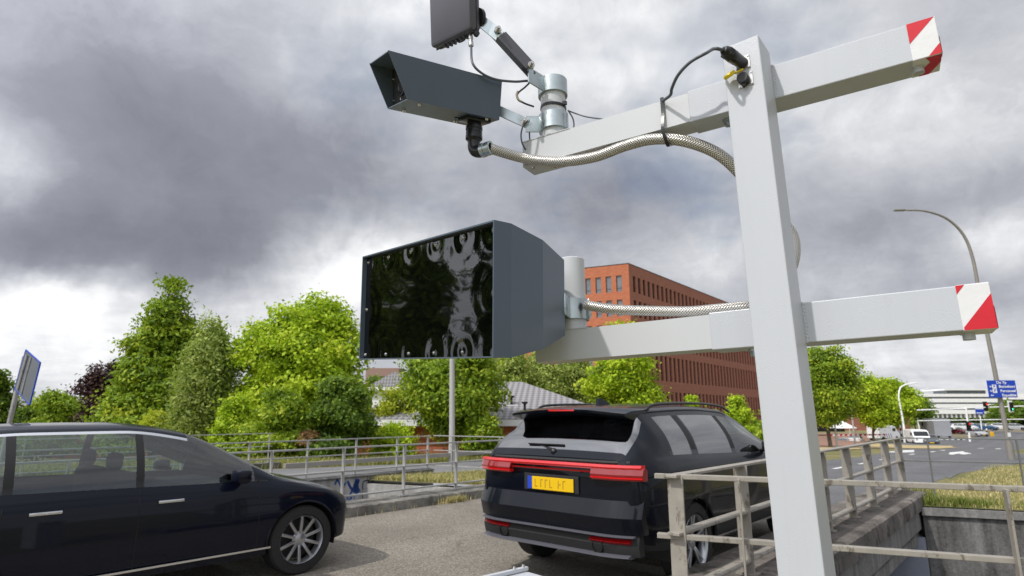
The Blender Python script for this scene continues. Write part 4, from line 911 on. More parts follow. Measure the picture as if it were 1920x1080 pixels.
    # wheels
    for w_ in wx:
        for sg in (-1, 1):
            c = Vector((w_, sg*(S['track']), wz)); ax = Vector((0, sg, 0)); tw = 0.105; wr = wz; rr = wr*S.get('rimf', 0.72)
            mb_ = MB(); mb_.lathe([(rr, -tw), (wr*0.93, -tw), (wr*0.995, -tw*0.8), (wr, 0), (wr*0.995, tw*0.8), (wr*0.95, tw), (rr*1.02, tw*1.02), (rr, tw*0.85), (rr*0.96, tw*0.2)], c, ax, S.get('wn', 40), side=Vector((1, 0, 0))); wh = mb_.build('wheel', M['tyre'], root, smooth=30, local=True)
            mb_ = MB(); mb_.lathe([(rr*1.0, tw*0.80), (rr*0.96, tw*0.98), (rr*0.90, tw*0.78), (rr*0.88, 0.02)], c, ax, S.get('wn', 40), side=Vector((1, 0, 0)))
            mb_.lathe([(0.0, tw*0.72), (0.035, tw*0.70), (0.075, tw*0.5)], c, ax, 16, side=Vector((1, 0, 0)))
            ns = S.get('spokes', 5)
            for k in range(ns):
                for dd_ in ((-0.13, 0.13) if S.get('twin', True) else (0,)):
                    a_ = 2*PI*k/ns+0.3; a2 = a_+dd_; p0 = c+Vector((math.cos(a_+dd_*0.6)*0.055, 0, math.sin(a_+dd_*0.6)*0.055))+ax*tw*0.55; p1_ = c+Vector((math.cos(a2)*rr*0.95, 0, math.sin(a2)*rr*0.95))+ax*tw*0.72
                    d_ = (p1_-p0); L_ = d_.length; d_.normalize(); s_ = d_.cross(ax).normalized(); mb_.box((p0+p1_)/2, (L_, 0.030, 0.022), (d_, s_, d_.cross(s_)), bev=0.004)
            mb_.build('rim', S.get('rim', M['alloy']), wh, smooth=35, local=True)
            mb_ = MB(); mb_.lathe([(0.0, 0.0), (rr*0.8, 0.0), (rr*0.8, -0.02)], c+ax*0.0, ax, 24); mb_.build('brake_disc', M['blackmatt'], wh, local=True)
    return root, bo, F
def place(root, loc, rz): root.location = loc; root.rotation_euler = (0, 0, rz)
HEAD = PI/2-RA                                           # local +x along the road
carw = M['car_glass']; card = M['car_glass_dark']
suvp = car_paint('metallic_black_paint', (0.003, 0.0045, 0.009)); hatp = car_paint('metallic_midnight_paint', (0.0028, 0.0045, 0.013))
# rows: x, z_sill,y_sill, z_mid,y_mid, z_sh,y_sh, z_belt,y_belt, z_cant,y_cant, z_edge,y_edge, z_top
SUV = dict(st=[
 (0.00, .42, .70, .62, .80, .88, .80, 1.02, .74, 1.035, .70, 1.04, .66, 1.045),
 (0.05, .34, .78, .60, .88, .88, .87, 1.03, .80, 1.075, .745, 1.09, .70, 1.10),
 (0.15, .30, .86, .58, .935, .90, .925, 1.05, .86, 1.16, .76, 1.19, .70, 1.205),
 (0.30, .28, .90, .56, .965, .92, .955, 1.06, .89, 1.31, .735, 1.35, .66, 1.375),
 (0.46, .27, .92, .56, .98, .92, .965, 1.06, .90, 1.44, .70, 1.50, .62, 1.535),
 (0.80, .26, .93, .56, .985, .92, .965, 1.055, .905, 1.475, .70, 1.545, .61, 1.585),
 (1.60, .25, .93, .55, .965, .90, .95, 1.03, .90, 1.485, .70, 1.565, .61, 1.61),
 (2.30, .25, .93, .55, .96, .89, .945, 1.01, .90, 1.46, .695, 1.545, .60, 1.595),
 (2.75, .25, .93, .55, .965, .88, .95, .995, .90, 1.37, .70, 1.44, .62, 1.50),
 (3.35, .26, .93, .56, .975, .87, .955, .985, .90, 1.07, .80, 1.09, .72, 1.13),
 (3.60, .27, .92, .57, .975, .87, .955, .965, .89, .985, .84, 1.00, .76, 1.05),
 (4.10, .28, .90, .57, .955, .84, .93, .91, .86, .925, .82, .94, .74, .98),
 (4.42, .30, .82, .55, .86, .76, .84, .82, .78, .83, .74, .84, .66, .87),
 (4.52, .36, .66, .52, .70, .66, .68, .72, .64, .73, .60, .735, .54, .74)],
 breaks=[0.056, 0.42, 0.62, 1.0, 1.15, 1.98, 2.10, 3.02, 2.62, 3.28], windows=[('rear_window', 0.056, 0.42, 5, 7, card), ('side_window', 0.62, 1.0, 4, 5, card), ('side_window_rear', 1.15, 1.98, 4, 5, card), ('side_window_front', 2.10, 3.02, 4, 5, carw), ('windscreen', 2.62, 3.28, 6, 7, carw)],
 gh=(0.55, 3.25), pillars=[1.07, 2.04], wheels=[0.90, 3.62], wr=0.355, arch=0.40, track=0.84, paint=suvp, clad=0.36, capz=0.5, lip=0.018, clad_mat=suvp, spokes=5, dx=0.028, sub=9)
def lift(r_):
    r_ = list(r_); x = r_[0]
    for k, d_ in ((1, .08), (3, .09), (5, .09), (7, .075)): r_[k] += d_ if x < 3.4 else d_*0.7
    if x < 0.2 or x > 3.3: r_[9] += .07; r_[11] += .07; r_[13] += .07
    return tuple(r_)
SUV['st'] = [lift(r_) for r_ in SUV['st']]; SUV['capz'] = 0.58; SUV['clad'] = 0.44
suv, sb, FS = car('black_suv', 'black suv seen from behind with red light bar and yellow number plate', 'car', SUV, None, 0)
def L(mbx, name, mat, par, **k): return mbx.build(name, mat, par, local=True, **k)
X1, Y1, Z1 = Vector((1, 0, 0)), Vector((0, 1, 0)), Vector((0, 0, 1))
# rear of the suv
def arcbar(z0, z1, yw, dep=0.02, back=0.0, tilt=0.0, n_=14, ybend=0.10, y0=None, soft=False):
    """Bar following the rounded tail: polyline across the back in plan, thickness dep."""
    mb_ = MB(); ys = [(-yw+2*yw*k/n_) for k in range(n_+1)] if y0 is None else [y0+(yw-y0)*k/n_ for k in range(n_+1)]
    P = []
    for y in ys:
        a_ = abs(y); x = (-0.014-back+ybend*max(0, (a_-0.58)/0.35)**2*0.98) if soft else (-0.012-back+ybend*max(0, (a_-0.55)/0.35)**2*1.15); P.append((x, y))
    vs = []
    for x, y in P: vs += [(x+0.05, y, z0), (x-dep*0.4, y, z0), (x-dep, y, (z0+z1)/2), (x-dep*0.4+tilt, y, z1), (x+0.05, y, z1)]
    fs = [(i*5+k, i*5+k+1, (i+1)*5+k+1, (i+1)*5+k) for i in range(len(P)-1) for k in range(4)]+[(0, 1, 2, 3, 4), tuple(range(len(vs)-1, len(vs)-6, -1))]
    mb_.add(vs, [f[::-1] for f in fs]); return mb_
L(arcbar(0.530, 0.790, 0.90, 0.060, 0.035, 0.02), 'bumper', suvp, suv, smooth=30)
L(arcbar(0.360, 0.530, 0.86, 0.040, 0.020), 'diffuser', M['blackmatt'], suv, smooth=30)
L(arcbar(0.345, 0.375, 0.80, 0.075, 0.030), 'lower_trim', M['antenna'], suv, smooth=30)
L(arcbar(0.505, 0.525, 0.84, 0.072, 0.035), 'bumper_trim', M['antenna'], suv, smooth=30)
lb = L(arcbar(1.035, 1.075, 0.90, 0.028, 0.014, soft=True), 'light_bar', M['tail'], suv, smooth=30)
for s0, s1 in ((0.46, 0.915), (-0.46, -0.915)):
    o = L(arcbar(0.950, 1.043, s1, 0.032, 0.014, y0=s0, soft=True), 'tail_light', M['tail_dark'], suv, smooth=30)
    L(arcbar(0.958, 0.978, s1*0.995, 0.040, 0.016, y0=s0, soft=True), 'light_strip', M['tail'], o, smooth=30)
    L(arcbar(0.450, 0.495, s1*0.88, 0.05, 0.028, y0=s0*0.98), 'reflector', M['tail_dark'], suv, smooth=30)
L(arcbar(0.995, 1.015, 0.46, 0.026, 0.012), 'chrome_strip', M['chrome'], suv, smooth=30)
L(arcbar(1.075, 1.105, 0.80, 0.016, 0.002), 'tailgate_edge', M['blackmatt'], suv, smooth=30)
mb_ = MB(); mb_.box((-0.005, 0, 0.88), (0.03, 0.62, 0.15), bev=0.006); L(mb_, 'plate_recess', M['blackmatt'], suv)
mb_ = MB(); mb_.box((-0.030, -0.03, 0.875), (0.008, 0.468, 0.112), bev=0.002); pl = L(mb_, 'number_plate', M['plate'], suv)
mb_ = MB(); mb_.box((-0.030, 0.232, 0.875), (0.0082, 0.050, 0.112), bev=0.002); L(mb_, 'plate_band', M['plate_blue'], pl)
rp = random.Random(3); pc_mat = pbr('plate_lettering', (0.42, 0.23, 0.008), 0.6)
for gx0, n_c in ((0.165, 1), (0.10, 3), (-0.10, 2)):
    for c_ in range(n_c):
        mb_ = MB(); y0_ = gx0-c_*0.052; mb_.box((-0.0345, y0_, 0.875), (0.001, 0.009, 0.070)); mb_.box((-0.0345, y0_-0.0155, 0.875+rp.choice((-0.0305, 0.0, 0.0305))), (0.001, 0.022, 0.009)); L(mb_, 'plate_character', pc_mat, pl)
# spoiler, brake light, wiper, roof rails, exhausts, mirrors, antenna fin
mb_ = MB(); mb_.prism([(0.50, -0.64, 1.545), (0.20, -0.70, 1.515), (0.20, -0.70, 1.490), (0.44, -0.66, 1.475)], (0, 0, 0)) if False else None
mb_ = MB(); prof = [(0.62, 1.565), (0.30, 1.548), (0.16, 1.522), (0.165, 1.500), (0.30, 1.470), (0.44, 1.455)]
vs = []; ysp = [-0.66, -0.60, -0.3, 0, 0.3, 0.60, 0.66]
for y in ysp:
    k_ = 0.0 if abs(y) < 0.62 else 0.05; zz_ = -0.045*(abs(y)/0.66)**2
    vs += [(x+k_, y, z_+zz_+0.018) for x, z_ in prof]
n_ = len(prof); mb_.add(vs, [(i*n_+k, i*n_+(k+1) % n_, (i+1)*n_+(k+1) % n_, (i+1)*n_+k) for i in range(len(ysp)-1) for k in range(n_)]+[tuple(range(n_-1, -1, -1)), tuple(range(len(vs)-n_, len(vs)))])
sp_ = L(mb_, 'spoiler', suvp, suv, smooth=40)
mb_ = MB(); mb_.box((0.163, 0, 1.528), (0.012, 0.30, 0.014)); L(mb_, 'brake_light', M['tail'], sp_)
mb_ = MB(); mb_.tube([(0.045, 0.0, 1.165), (0.085, 0.16, 1.195), (0.09, 0.36, 1.20)], [0.016, 0.011, 0.006], 8); mb_.box((0.08, 0.12, 1.215), (0.02, 0.42, 0.012)); mb_.ball((0.04, 0, 1.155), 0.032, 10, 6); L(mb_, 'rear_wiper', M['black'], suv, smooth=35)
for sg in (-1, 1):
    mb_ = MB(); mb_.tube(spline([(0.60, sg*0.655, 1.53), (0.80, sg*0.665, 1.585), (1.6, sg*0.665, 1.605), (2.3, sg*0.655, 1.585), (2.6, sg*0.65, 1.52)], 8), 0.014, 8); L(mb_, 'roof_rail', M['black'], suv, smooth='all')
    mb_ = MB(); mb_.box((2.88, sg*1.02, 1.13), (0.15, 0.20, 0.135), bev=0.035); mb_.box((2.92, sg*0.925, 1.085), (0.08, 0.10, 0.03), bev=0.01); L(mb_, 'door_mirror', M['black'] if sg < 0 else suvp, suv, smooth=45)
    mb_ = MB(); mb_.lathe([(0.045, 0), (0.055, 0.0), (0.055, 0.10), (0.045, 0.10), (0.045, 0)], (-0.075, sg*0.52, 0.425), (1, 0, 0), 20); mb_.lathe([(0, 0.03), (0.046, 0.03)], (-0.075, sg*0.52, 0.425), (1, 0, 0), 16); L(mb_, 'exhaust_tip', M['black'], suv, smooth=30)
    for xh in (1.30, 2.22): mb_ = MB(); mb_.box((xh, sg*0.962, 0.98), (0.22, 0.022, 0.028), bev=0.008); L(mb_, 'door_handle', suvp, suv, smooth=40)
    mb_ = MB(); mb_.box((2.15, sg*0.972, 0.36), (1.75, 0.012, 0.018)); L(mb_, 'sill_trim', M['chrome'], suv)
mb_ = MB(); mb_.prism([(0.78, -0.016, 1.575), (1.02, -0.016, 1.598), (0.86, -0.010, 1.655), (0.80, -0.010, 1.655)], (0, 0.032, 0)); L(mb_, 'antenna_fin', suvp, suv)
mb_ = MB()
for y0_, y1_ in ((-0.78, -0.42), (0.42, 0.78)): pass
mb_.box((1.45, 0, 0.62), (1.0, 1.36, 0.5), bev=0.05)
for yy in (-0.4, 0, 0.4): mb_.box((1.10, yy, 0.98), (0.16, 0.36, 0.42), bev=0.05)
for yy in (-0.38, 0.38): mb_.box((2.10, yy, 0.92), (0.18, 0.50, 0.56), bev=0.06); mb_.box((2.06, yy, 1.30), (0.10, 0.24, 0.16), bev=0.04)
mb_.box((2.95, 0, 0.88), (0.45, 1.5, 0.18), bev=0.04); L(mb_, 'seats', M['dark_in'], suv, smooth=40)

HAT = dict(st=[
 (0.00, .42, .66, .60, .74, .82, .74, .95, .68, .965, .64, .97, .60, .975),
 (0.08, .34, .78, .58, .84, .82, .83, .97, .77, 1.02, .71, 1.04, .66, 1.05),
 (0.35, .27, .84, .55, .895, .84, .88, .985, .82, 1.19, .70, 1.23, .64, 1.25),
 (0.75, .24, .86, .54, .905, .85, .89, .98, .835, 1.33, .66, 1.385, .58, 1.42),
 (1.30, .22, .87, .53, .90, .84, .885, .965, .84, 1.385, .66, 1.435, .58, 1.47),
 (1.90, .22, .87, .53, .895, .83, .88, .95, .84, 1.385, .66, 1.44, .57, 1.475),
 (2.40, .22, .87, .53, .90, .82, .885, .935, .84, 1.31, .67, 1.37, .59, 1.415),
 (2.85, .22, .88, .53, .905, .815, .89, .925, .845, 1.12, .73, 1.16, .66, 1.22),
 (3.26, .23, .88, .54, .91, .80, .895, .895, .845, .925, .79, .94, .72, .975),
 (3.70, .25, .87, .54, .90, .76, .88, .80, .82, .815, .78, .83, .70, .865),
 (3.97, .27, .80, .52, .83, .66, .81, .705, .75, .715, .71, .725, .64, .75),
 (4.13, .32, .60, .50, .64, .56, .62, .60, .58, .61, .54, .615, .48, .625)],
 breaks=[0.10, 0.62, 0.70, 1.16, 1.22, 2.00, 2.06, 2.98, 2.42, 3.20], windows=[('rear_window', 0.10, 0.62, 5, 7, card), ('side_window', 0.70, 1.16, 4, 5, carw), ('side_window_rear', 1.22, 2.00, 4, 5, carw), ('side_window_front', 2.06, 2.98, 4, 5, carw), ('windscreen', 2.42, 3.20, 5, 7, carw)],
 gh=(0.62, 3.10), pillars=[1.17, 2.03], wheels=[0.86, 3.48], wr=0.325, arch=0.365, track=0.78, paint=hatp, clad=0.24, capz=0.45, lip=0.012, clad_mat=hatp, cant_highlight=True, spokes=10, twin=False, dx=0.028, sub=9)
hat, hb_, FH = car('dark_hatchback', 'dark blue hatchback crossing the left edge in front of the railing', 'car', HAT, None, 0)
for sg in (-1, 1):
    mb_ = MB(); mb_.box((2.80, sg*0.955, 0.985), (0.13, 0.18, 0.12), bev=0.03); mb_.box((2.83, sg*0.87, 0.945), (0.07, 0.09, 0.03), bev=0.01); L(mb_, 'door_mirror', hatp, hat, smooth=45)
    for xh in (1.42, 2.26): mb_ = MB(); mb_.box((xh, sg*0.897, 0.82), (0.20, 0.024, 0.026), bev=0.008); L(mb_, 'door_handle', M['chrome'], hat, smooth=40)
    mb_ = MB(); pts = []
    for k in range(7):
        x = 3.70+0.38*k/6; v = [f(x) for f in FH]; pts.append(((x, v[5]+0.004, v[4]+0.01), (x, v[7]+0.006, v[6]-0.005)))
    for k in range(6):
        (a_, b_), (c_, d_) = pts[k], pts[k+1]; q = [(a_[0], sg*a_[1], a_[2]-0.05), (c_[0], sg*c_[1], c_[2]-0.05), (d_[0], sg*d_[1], d_[2]), (b_[0], sg*b_[1], b_[2])]; mb_.add(q, [(0, 1, 2, 3)])
    L(mb_, 'headlight', M['lamp_clear'], hat, smooth='all')
    mb_ = MB(); mb_.box((2.2, sg*0.905, 0.31), (1.9, 0.012, 0.016)); L(mb_, 'sill_trim', M['chrome'], hat)
    for xg in (1.17, 2.03, 3.02): # door gaps
        mb_ = MB(); P_ = []
        for k in range(9):
            zz_ = 0.30+(0.93-0.30)*k/8; v = [f(xg) for f in FH]; ym = np.interp(zz_, [v[0]+.02, v[2], v[4], v[6]], [v[1], v[3], v[5], v[7]]); P_.append((xg, sg*(float(ym)+0.0015), zz_))
        mb_.tube(P_, 0.0045, 5); L(mb_, 'door_gap', M['dark_in'], hat)
mb_ = MB(); mb_.box((1.45, 0, 0.55), (1.0, 1.2, 0.45), bev=0.05)
for yy in (-0.4, 0.4): mb_.box((1.15, yy, 0.85), (0.16, 0.5, 0.42), bev=0.05)
for yy in (-0.38, 0.38): mb_.box((2.0, yy, 0.80), (0.18, 0.48, 0.52), bev=0.06); mb_.box((1.96, yy, 1.14), (0.09, 0.22, 0.15), bev=0.04)
mb_.box((2.85, 0, 0.80), (0.45, 1.4, 0.16), bev=0.04); L(mb_, 'seats', M['dark_in'], hat, smooth=40)
for sg in (-1, 1):
    for xg in (1.08, 2.06):
        mb_ = MB(); P_ = []
        for k in range(9):
            zz_ = 0.30+(1.0-0.30)*k/8; v = [f(xg) for f in FS]; ym = np.interp(zz_, [v[0]+.02, v[2], v[4], v[6]], [v[1], v[3], v[5], v[7]]); P_.append((xg, sg*(float(ym)+0.0015), zz_))
        mb_.tube(P_, 0.0045, 5); L(mb_, 'door_gap', M['dark_in'], suv)
place(suv, W(-3.46, 4.50, 0.006), HEAD)
place(hat, W(-6.42, -0.22, 0.006), HEAD); hat.scale = (1, 1, 0.965)

# simple far traffic -------------------------------------------------------
def small(name, label, paint, loc, rz, S0=HAT, sc=(1, 1, 1), group=None, hs=None):
    k_ = (id(S0), paint.name)
    if k_ not in _proto:
        S_ = dict(S0); S_.update(dx=0.16, sub=3, paint=paint, wn=14, lip=0, twin=False, spokes=5)
        r_, b_, F_ = car(name, label, 'car', S_, None, 0)
        for sg in (-1, 1):
            q = MB(); q.box((4.04, sg*0.62, 0.66), (0.16, 0.26, 0.12), bev=0.02); L(q, 'headlight', M['lamp_clear'], r_)
            q = MB(); q.box((0.05, sg*0.66, 0.84), (0.10, 0.20, 0.13), bev=0.02); L(q, 'tail_light', M['tail'], r_)
        q = MB(); q.box((4.20, 0, 0.42), (0.02, 0.5, 0.11)); L(q, 'number_plate', M['plate'], r_)
        _proto[k_] = r_; c = r_
    else: c = copy_tree(_proto[k_])
    c.name = name; place(c, loc, rz); c.scale = sc; tag(c, label, 'car', group); return c
_proto = {}
P_silver = car_paint('silver_paint', (0.42, 0.43, 0.44)); P_white = car_paint('white_car_paint', (0.72, 0.72, 0.71)); P_grey = car_paint('grey_paint', (0.10, 0.12, 0.14)); P_red = car_paint('dark_red_paint', (0.10, 0.012, 0.018)); P_blue = car_paint('blue_car_paint', (0.03, 0.09, 0.20)); P_black = car_paint('black_car_paint', (0.012, 0.012, 0.014))
def yaw_to_cam(p, off=0.0): return math.atan2(-p.y, -p.x)+off
def centred(p, rz, L_=4.3): return p-Vector((math.cos(rz), math.sin(rz), 0))*L_/2
p = Gt(1744, 835); rz = yaw_to_cam(p, 0.12); small('oncoming_car', 'dark grey hatchback facing us with yellow plate beside the white van', P_grey, centred(p, rz), rz)
p = Gt(1795, 814); rz = yaw_to_cam(p, 0.9); small('passing_car', 'dark red car turning across the far junction', P_red, centred(p, rz), rz)
p = Gt(1833, 819); rz = yaw_to_cam(p, 0.5); small('passing_car', 'silver grey car waiting beside the white traffic light column', P_silver, centred(p, rz), rz)
far = [(1770, 803, P_white), (1780, 804, P_black), (1788, 804, P_red), (1803, 803, P_white), (1811, 803, P_white), (1822, 802, P_silver), (1845, 801, P_blue), (1758, 803, P_silver), (1876, 800, P_white), (1902, 800, P_silver)]
names = ['white', 'black', 'dark red', 'white', 'white', 'silver', 'blue', 'silver', 'white', 'silver']
def atY(px, Y): q = col_at(px, Y); return q
for k, (px, py, pm) in enumerate(far):
    q = atY(px, 128+2*(k % 3)); rz = yaw_to_cam(q, 1.2); q.z += 0.7
    small('parked_car', {0: 'white parked car just right of the leftmost silver one in the far row', 1: 'black parked car between the white and dark red cars of the far row', 2: 'dark red parked car in the far row behind the junction', 3: 'white parked car directly right of the dark red one in the far row', 4: 'second white parked car right of the dark red one in the far row', 5: 'silver parked car left of the white traffic light column in the far row', 6: 'blue parked car right of the white traffic light column', 7: 'leftmost silver parked car of the far row beyond the white van', 8: 'white parked car just left of the leaning looking lamp column far away', 9: 'rightmost silver parked car of the far row'}[k], pm, centred(q, rz), rz, group='cars parked in the far row')
lot = [(1548, 832, P_blue, 'blue parked car on the brick square beside the white post'), (1600, 834, P_white, 'white parked car on the brick square under the trees'), (1578, 834, P_silver, 'silver parked car on the brick square left of the white one'), (1531, 834, P_white, 'white parked car half hidden right behind the white post')]
for px, py, pm, lab in lot:
    q = atY(px, 98 if px != 1548 else 104); rz = RA*0+0.9; small('parked_car', lab, pm, centred(q, rz), rz, group='cars parked under the trees')
def van(name, label, p, rz, paint, Lv=4.9, Hv=2.0, Wv=1.9, box=False, stripes=False):
    t = empty(name, p, label, 'van'); t.rotation_euler = (0, 0, rz)
    prof = [(0, 0.35), (0, Hv*0.93), (0.12, Hv), (Lv-1.6, Hv), (Lv-1.0, Hv*0.93), (Lv-0.45, Hv*0.58), (Lv-0.05, Hv*0.47), (Lv, 0.35)] if not box else [(0, 0.5), (0, Hv), (Lv-1.8, Hv), (Lv-1.75, Hv*0.98), (Lv-1.7, Hv*0.80), (Lv-0.25, Hv*0.78), (Lv, Hv*0.42), (Lv, 0.4)]
    q = MB(); q.prism([(x-Lv/2, -Wv/2, z_) for x, z_ in prof], (0, Wv, 0)); b_ = L(q, 'body', paint, t)
    mod = b_.modifiers.new('bev', 'BEVEL'); mod.width = 0.09; mod.segments = 3; mod.limit_method = 'ANGLE'
    q = MB(); x0, z0, x1, z1 = (Lv-0.94, Hv*0.90, Lv-0.48, Hv*0.61) if not box else (Lv-0.23, Hv*0.74, Lv-0.06, Hv*0.52)
    q.add([(x0-Lv/2+0.02, -Wv*0.42, z0+0.012), (x0-Lv/2+0.02, Wv*0.42, z0+0.012), (x1-Lv/2+0.02, Wv*0.45, z1+0.012), (x1-Lv/2+0.02, -Wv*0.45, z1+0.012)], [(0, 3, 2, 1)]); L(q, 'windscreen', M['glass_dark'], t)
    for sg in (-1, 1):
        q = MB(); xa = Lv-1.75-Lv/2; q.box((xa+0.3, sg*(Wv/2+0.003), Hv*0.72), (0.75, 0.012, Hv*0.2), bev=0.004); L(q, 'side_window', M['glass_dark'], t)
        q = MB(); q.box((Lv/2-0.03, sg*Wv*0.38, Hv*0.40), (0.1, 0.26, 0.2), bev=0.03); L(q, 'headlight', M['lamp_clear'], t)
        for xw in (0.9, Lv-0.95):
            q = MB(); q.lathe([(0, -0.1), (0.33, -0.1), (0.34, 0), (0.33, 0.1), (0.2, 0.11), (0, 0.09)], (xw-Lv/2, sg*(Wv/2-0.08), 0.34), (0, sg, 0), 18); L(q, 'wheel', M['tyre'], t, smooth=30)
    if stripes:
        for k, mm in enumerate((M['tail_dark'], M['sign_blue'], M['tail_dark'], M['sign_blue'])):
            for sg in (-1, 1):
                q = MB(); q.prism([(-1.3+k*0.55, sg*(Wv/2+0.004), 0.5), (-1.15+k*0.55, sg*(Wv/2+0.004), 0.5), (-1.45+k*0.55, sg*(Wv/2+0.004), 1.1), (-1.6+k*0.55, sg*(Wv/2+0.004), 1.1)], (0, sg*0.004, 0)); L(q, 'stripe', mm, t)
    return t
p = Gt(1722, 834); van('white_van', 'white delivery van behind the dark grey hatchback at the junction', p, yaw_to_cam(p, 0.25), M['white_paint'])
p = Gt(1756, 822); van('box_truck', 'grey box truck behind the white delivery van', p, yaw_to_cam(p, 0.3)+PI, pbr('grey_truck_box', (0.30, 0.31, 0.33), 0.5), 7.0, 3.3, 2.4, True)
q = atY(1652, 97); van('police_van', 'white van with diagonal red and blue stripes parked under the trees', q, 0.45, M['white_paint'], 5.2, 2.3, 2.0, False, True)

# ------------------------------------------------------------------ trees
def mesh_np(name, V, Fq, mats, parent=None, tone=None, off=None, mi=None):
    me = bpy.data.meshes.new(name); n = len(V); me.vertices.add(n); V = V-np.array(off if off is not None else (0, 0, 0)); me.vertices.foreach_set('co', V.astype(np.float32).ravel())
    nf = len(Fq); k = Fq.shape[1]; me.loops.add(nf*k); me.polygons.add(nf); me.loops.foreach_set('vertex_index', Fq.astype(np.int32).ravel())
    me.polygons.foreach_set('loop_start', np.arange(0, nf*k, k, dtype=np.int32)); me.polygons.foreach_set('loop_total', np.full(nf, k, dtype=np.int32))
    for m_ in (mats if isinstance(mats, (list, tuple)) else [mats]): me.materials.append(m_)
    if tone is not None: at = me.attributes.new('tone', 'FLOAT', 'POINT'); at.data.foreach_set('value', tone.astype(np.float32))
    me.update(calc_edges=True); o = bpy.data.objects.new(name, me); scn.collection.objects.link(o)
    if parent is not None: o.parent = parent
    return o
def leaves(rs, centers, radii, n, size, spread, up=0.35, elong=1.5, sag=0.0, tone0=0.5, tsd=0.16, hollow=0.45, clump_leaves=48):
    """Leaf quads in twig clusters spread over a set of ellipsoids. Returns verts, faces, tone."""
    C = np.array(centers, float); Rr = np.array(radii, float); vol = (Rr[:, 0]*Rr[:, 1]*Rr[:, 2])**0.72; vol /= vol.sum()
    nc = max(6, n//clump_leaves); bi = rs.choice(len(C), nc, p=vol); d = rs.normal(size=(nc, 3)); d /= np.linalg.norm(d, axis=1, keepdims=True)
    rad = hollow+(1-hollow)*rs.random(nc)**0.45; rad *= 1+0.14*rs.normal(size=nc)
    cc = C[bi]+d*rad[:, None]*Rr[bi]; ctone = tone0+tsd*1.15*rs.normal(size=nc)
    li = rs.integers(0, nc, n); off = rs.normal(size=(n, 3))*spread; off[:, 2] *= 0.55
    P = cc[li]+off; P[:, 2] -= sag*np.abs(off[:, 0])+sag*rs.random(n)*spread*2
    nrm = d[li]*0.7+rs.normal(size=(n, 3))*0.6+np.array([0, 0, up]); nrm /= np.linalg.norm(nrm, axis=1, keepdims=True)
    a = np.cross(nrm, rs.normal(size=(n, 3))); a /= np.linalg.norm(a, axis=1, keepdims=True); b = np.cross(nrm, a)
    s = size*(0.6+0.8*rs.random(n))[:, None]
    V = np.empty((n, 4, 3)); V[:, 0] = P-a*s*0.5*elong; V[:, 1] = P-b*s*0.42+nrm*s*0.10; V[:, 2] = P+a*s*0.5*elong; V[:, 3] = P+b*s*0.42+nrm*s*0.10
    tn = np.clip(ctone[li]+0.13*rs.normal(size=n), 0, 1)
    return V.reshape(-1, 3), np.arange(4*n).reshape(n, 4), np.repeat(tn, 4)
def limb(mb_, p, q, r0, r1, rs, k=6, jit=0.08):
    pts = [Vector(p)]; L_ = (Vector(q)-Vector(p)).length
    for i in range(1, k): f_ = i/k; pts.append(Vector(p).lerp(Vector(q), f_)+Vector(rs.normal(size=3)*jit*L_*0.35)+Vector((0, 0, 0.10*L_*math.sin(PI*f_)*0.3)))
    pts.append(Vector(q)); mb_.tube(pts, [r0+(r1-r0)*i/k for i in range(k+1)], 7, caps=False)
def tree(name, label, base, H, blobs, kind='green', n=14000, size=0.16, spread=0.32, trunk=0.16, bark='bark', seed=1, group=None, trunk_top=0.7, cat_='tree', **kw):
    """blobs: (dx, dy, z, rx, ry, rz) relative to the base, as fractions of H when frac."""
    rs = np.random.default_rng(seed); base = Vector(base); t = empty(name, base, label, cat_, group)
    C = [(base.x+b[0], base.y+b[1], base.z+b[2]) for b in blobs]; R_ = [b[3:6] for b in blobs]
    V, Fq, tn = leaves(rs, C, R_, int(n*1.35), size*0.78, spread*0.92, **kw)
    mesh_np('crown', V, Fq, LEAF[kind], t, tn, off=base)
    if trunk > 0:
        mb_ = MB(); top = base+Vector((rs.normal()*0.02*H, rs.normal()*0.02*H, H*trunk_top)); limb(mb_, base, top, trunk, trunk*0.35, rs, 8, 0.03)
        for c, r_ in zip(C, R_):
            f_ = 0.25+0.5*rs.random(); s0 = base.lerp(top, min(0.9, max(0.22, (c[2]-base.z)/H*0.75))); limb(mb_, s0, Vector(c)+Vector((0, 0, r_[2]*0.2)), trunk*0.42, trunk*0.10, rs, 5, 0.10)
            for _ in range(3): e_ = Vector(c)+Vector(rs.normal(size=3)*np.array(r_)*0.55); limb(mb_, Vector(c).lerp(s0, 0.4), e_, trunk*0.18, trunk*0.04, rs, 4, 0.1)
        mb_.build('trunk', M[bark], t, smooth='all')
    return t
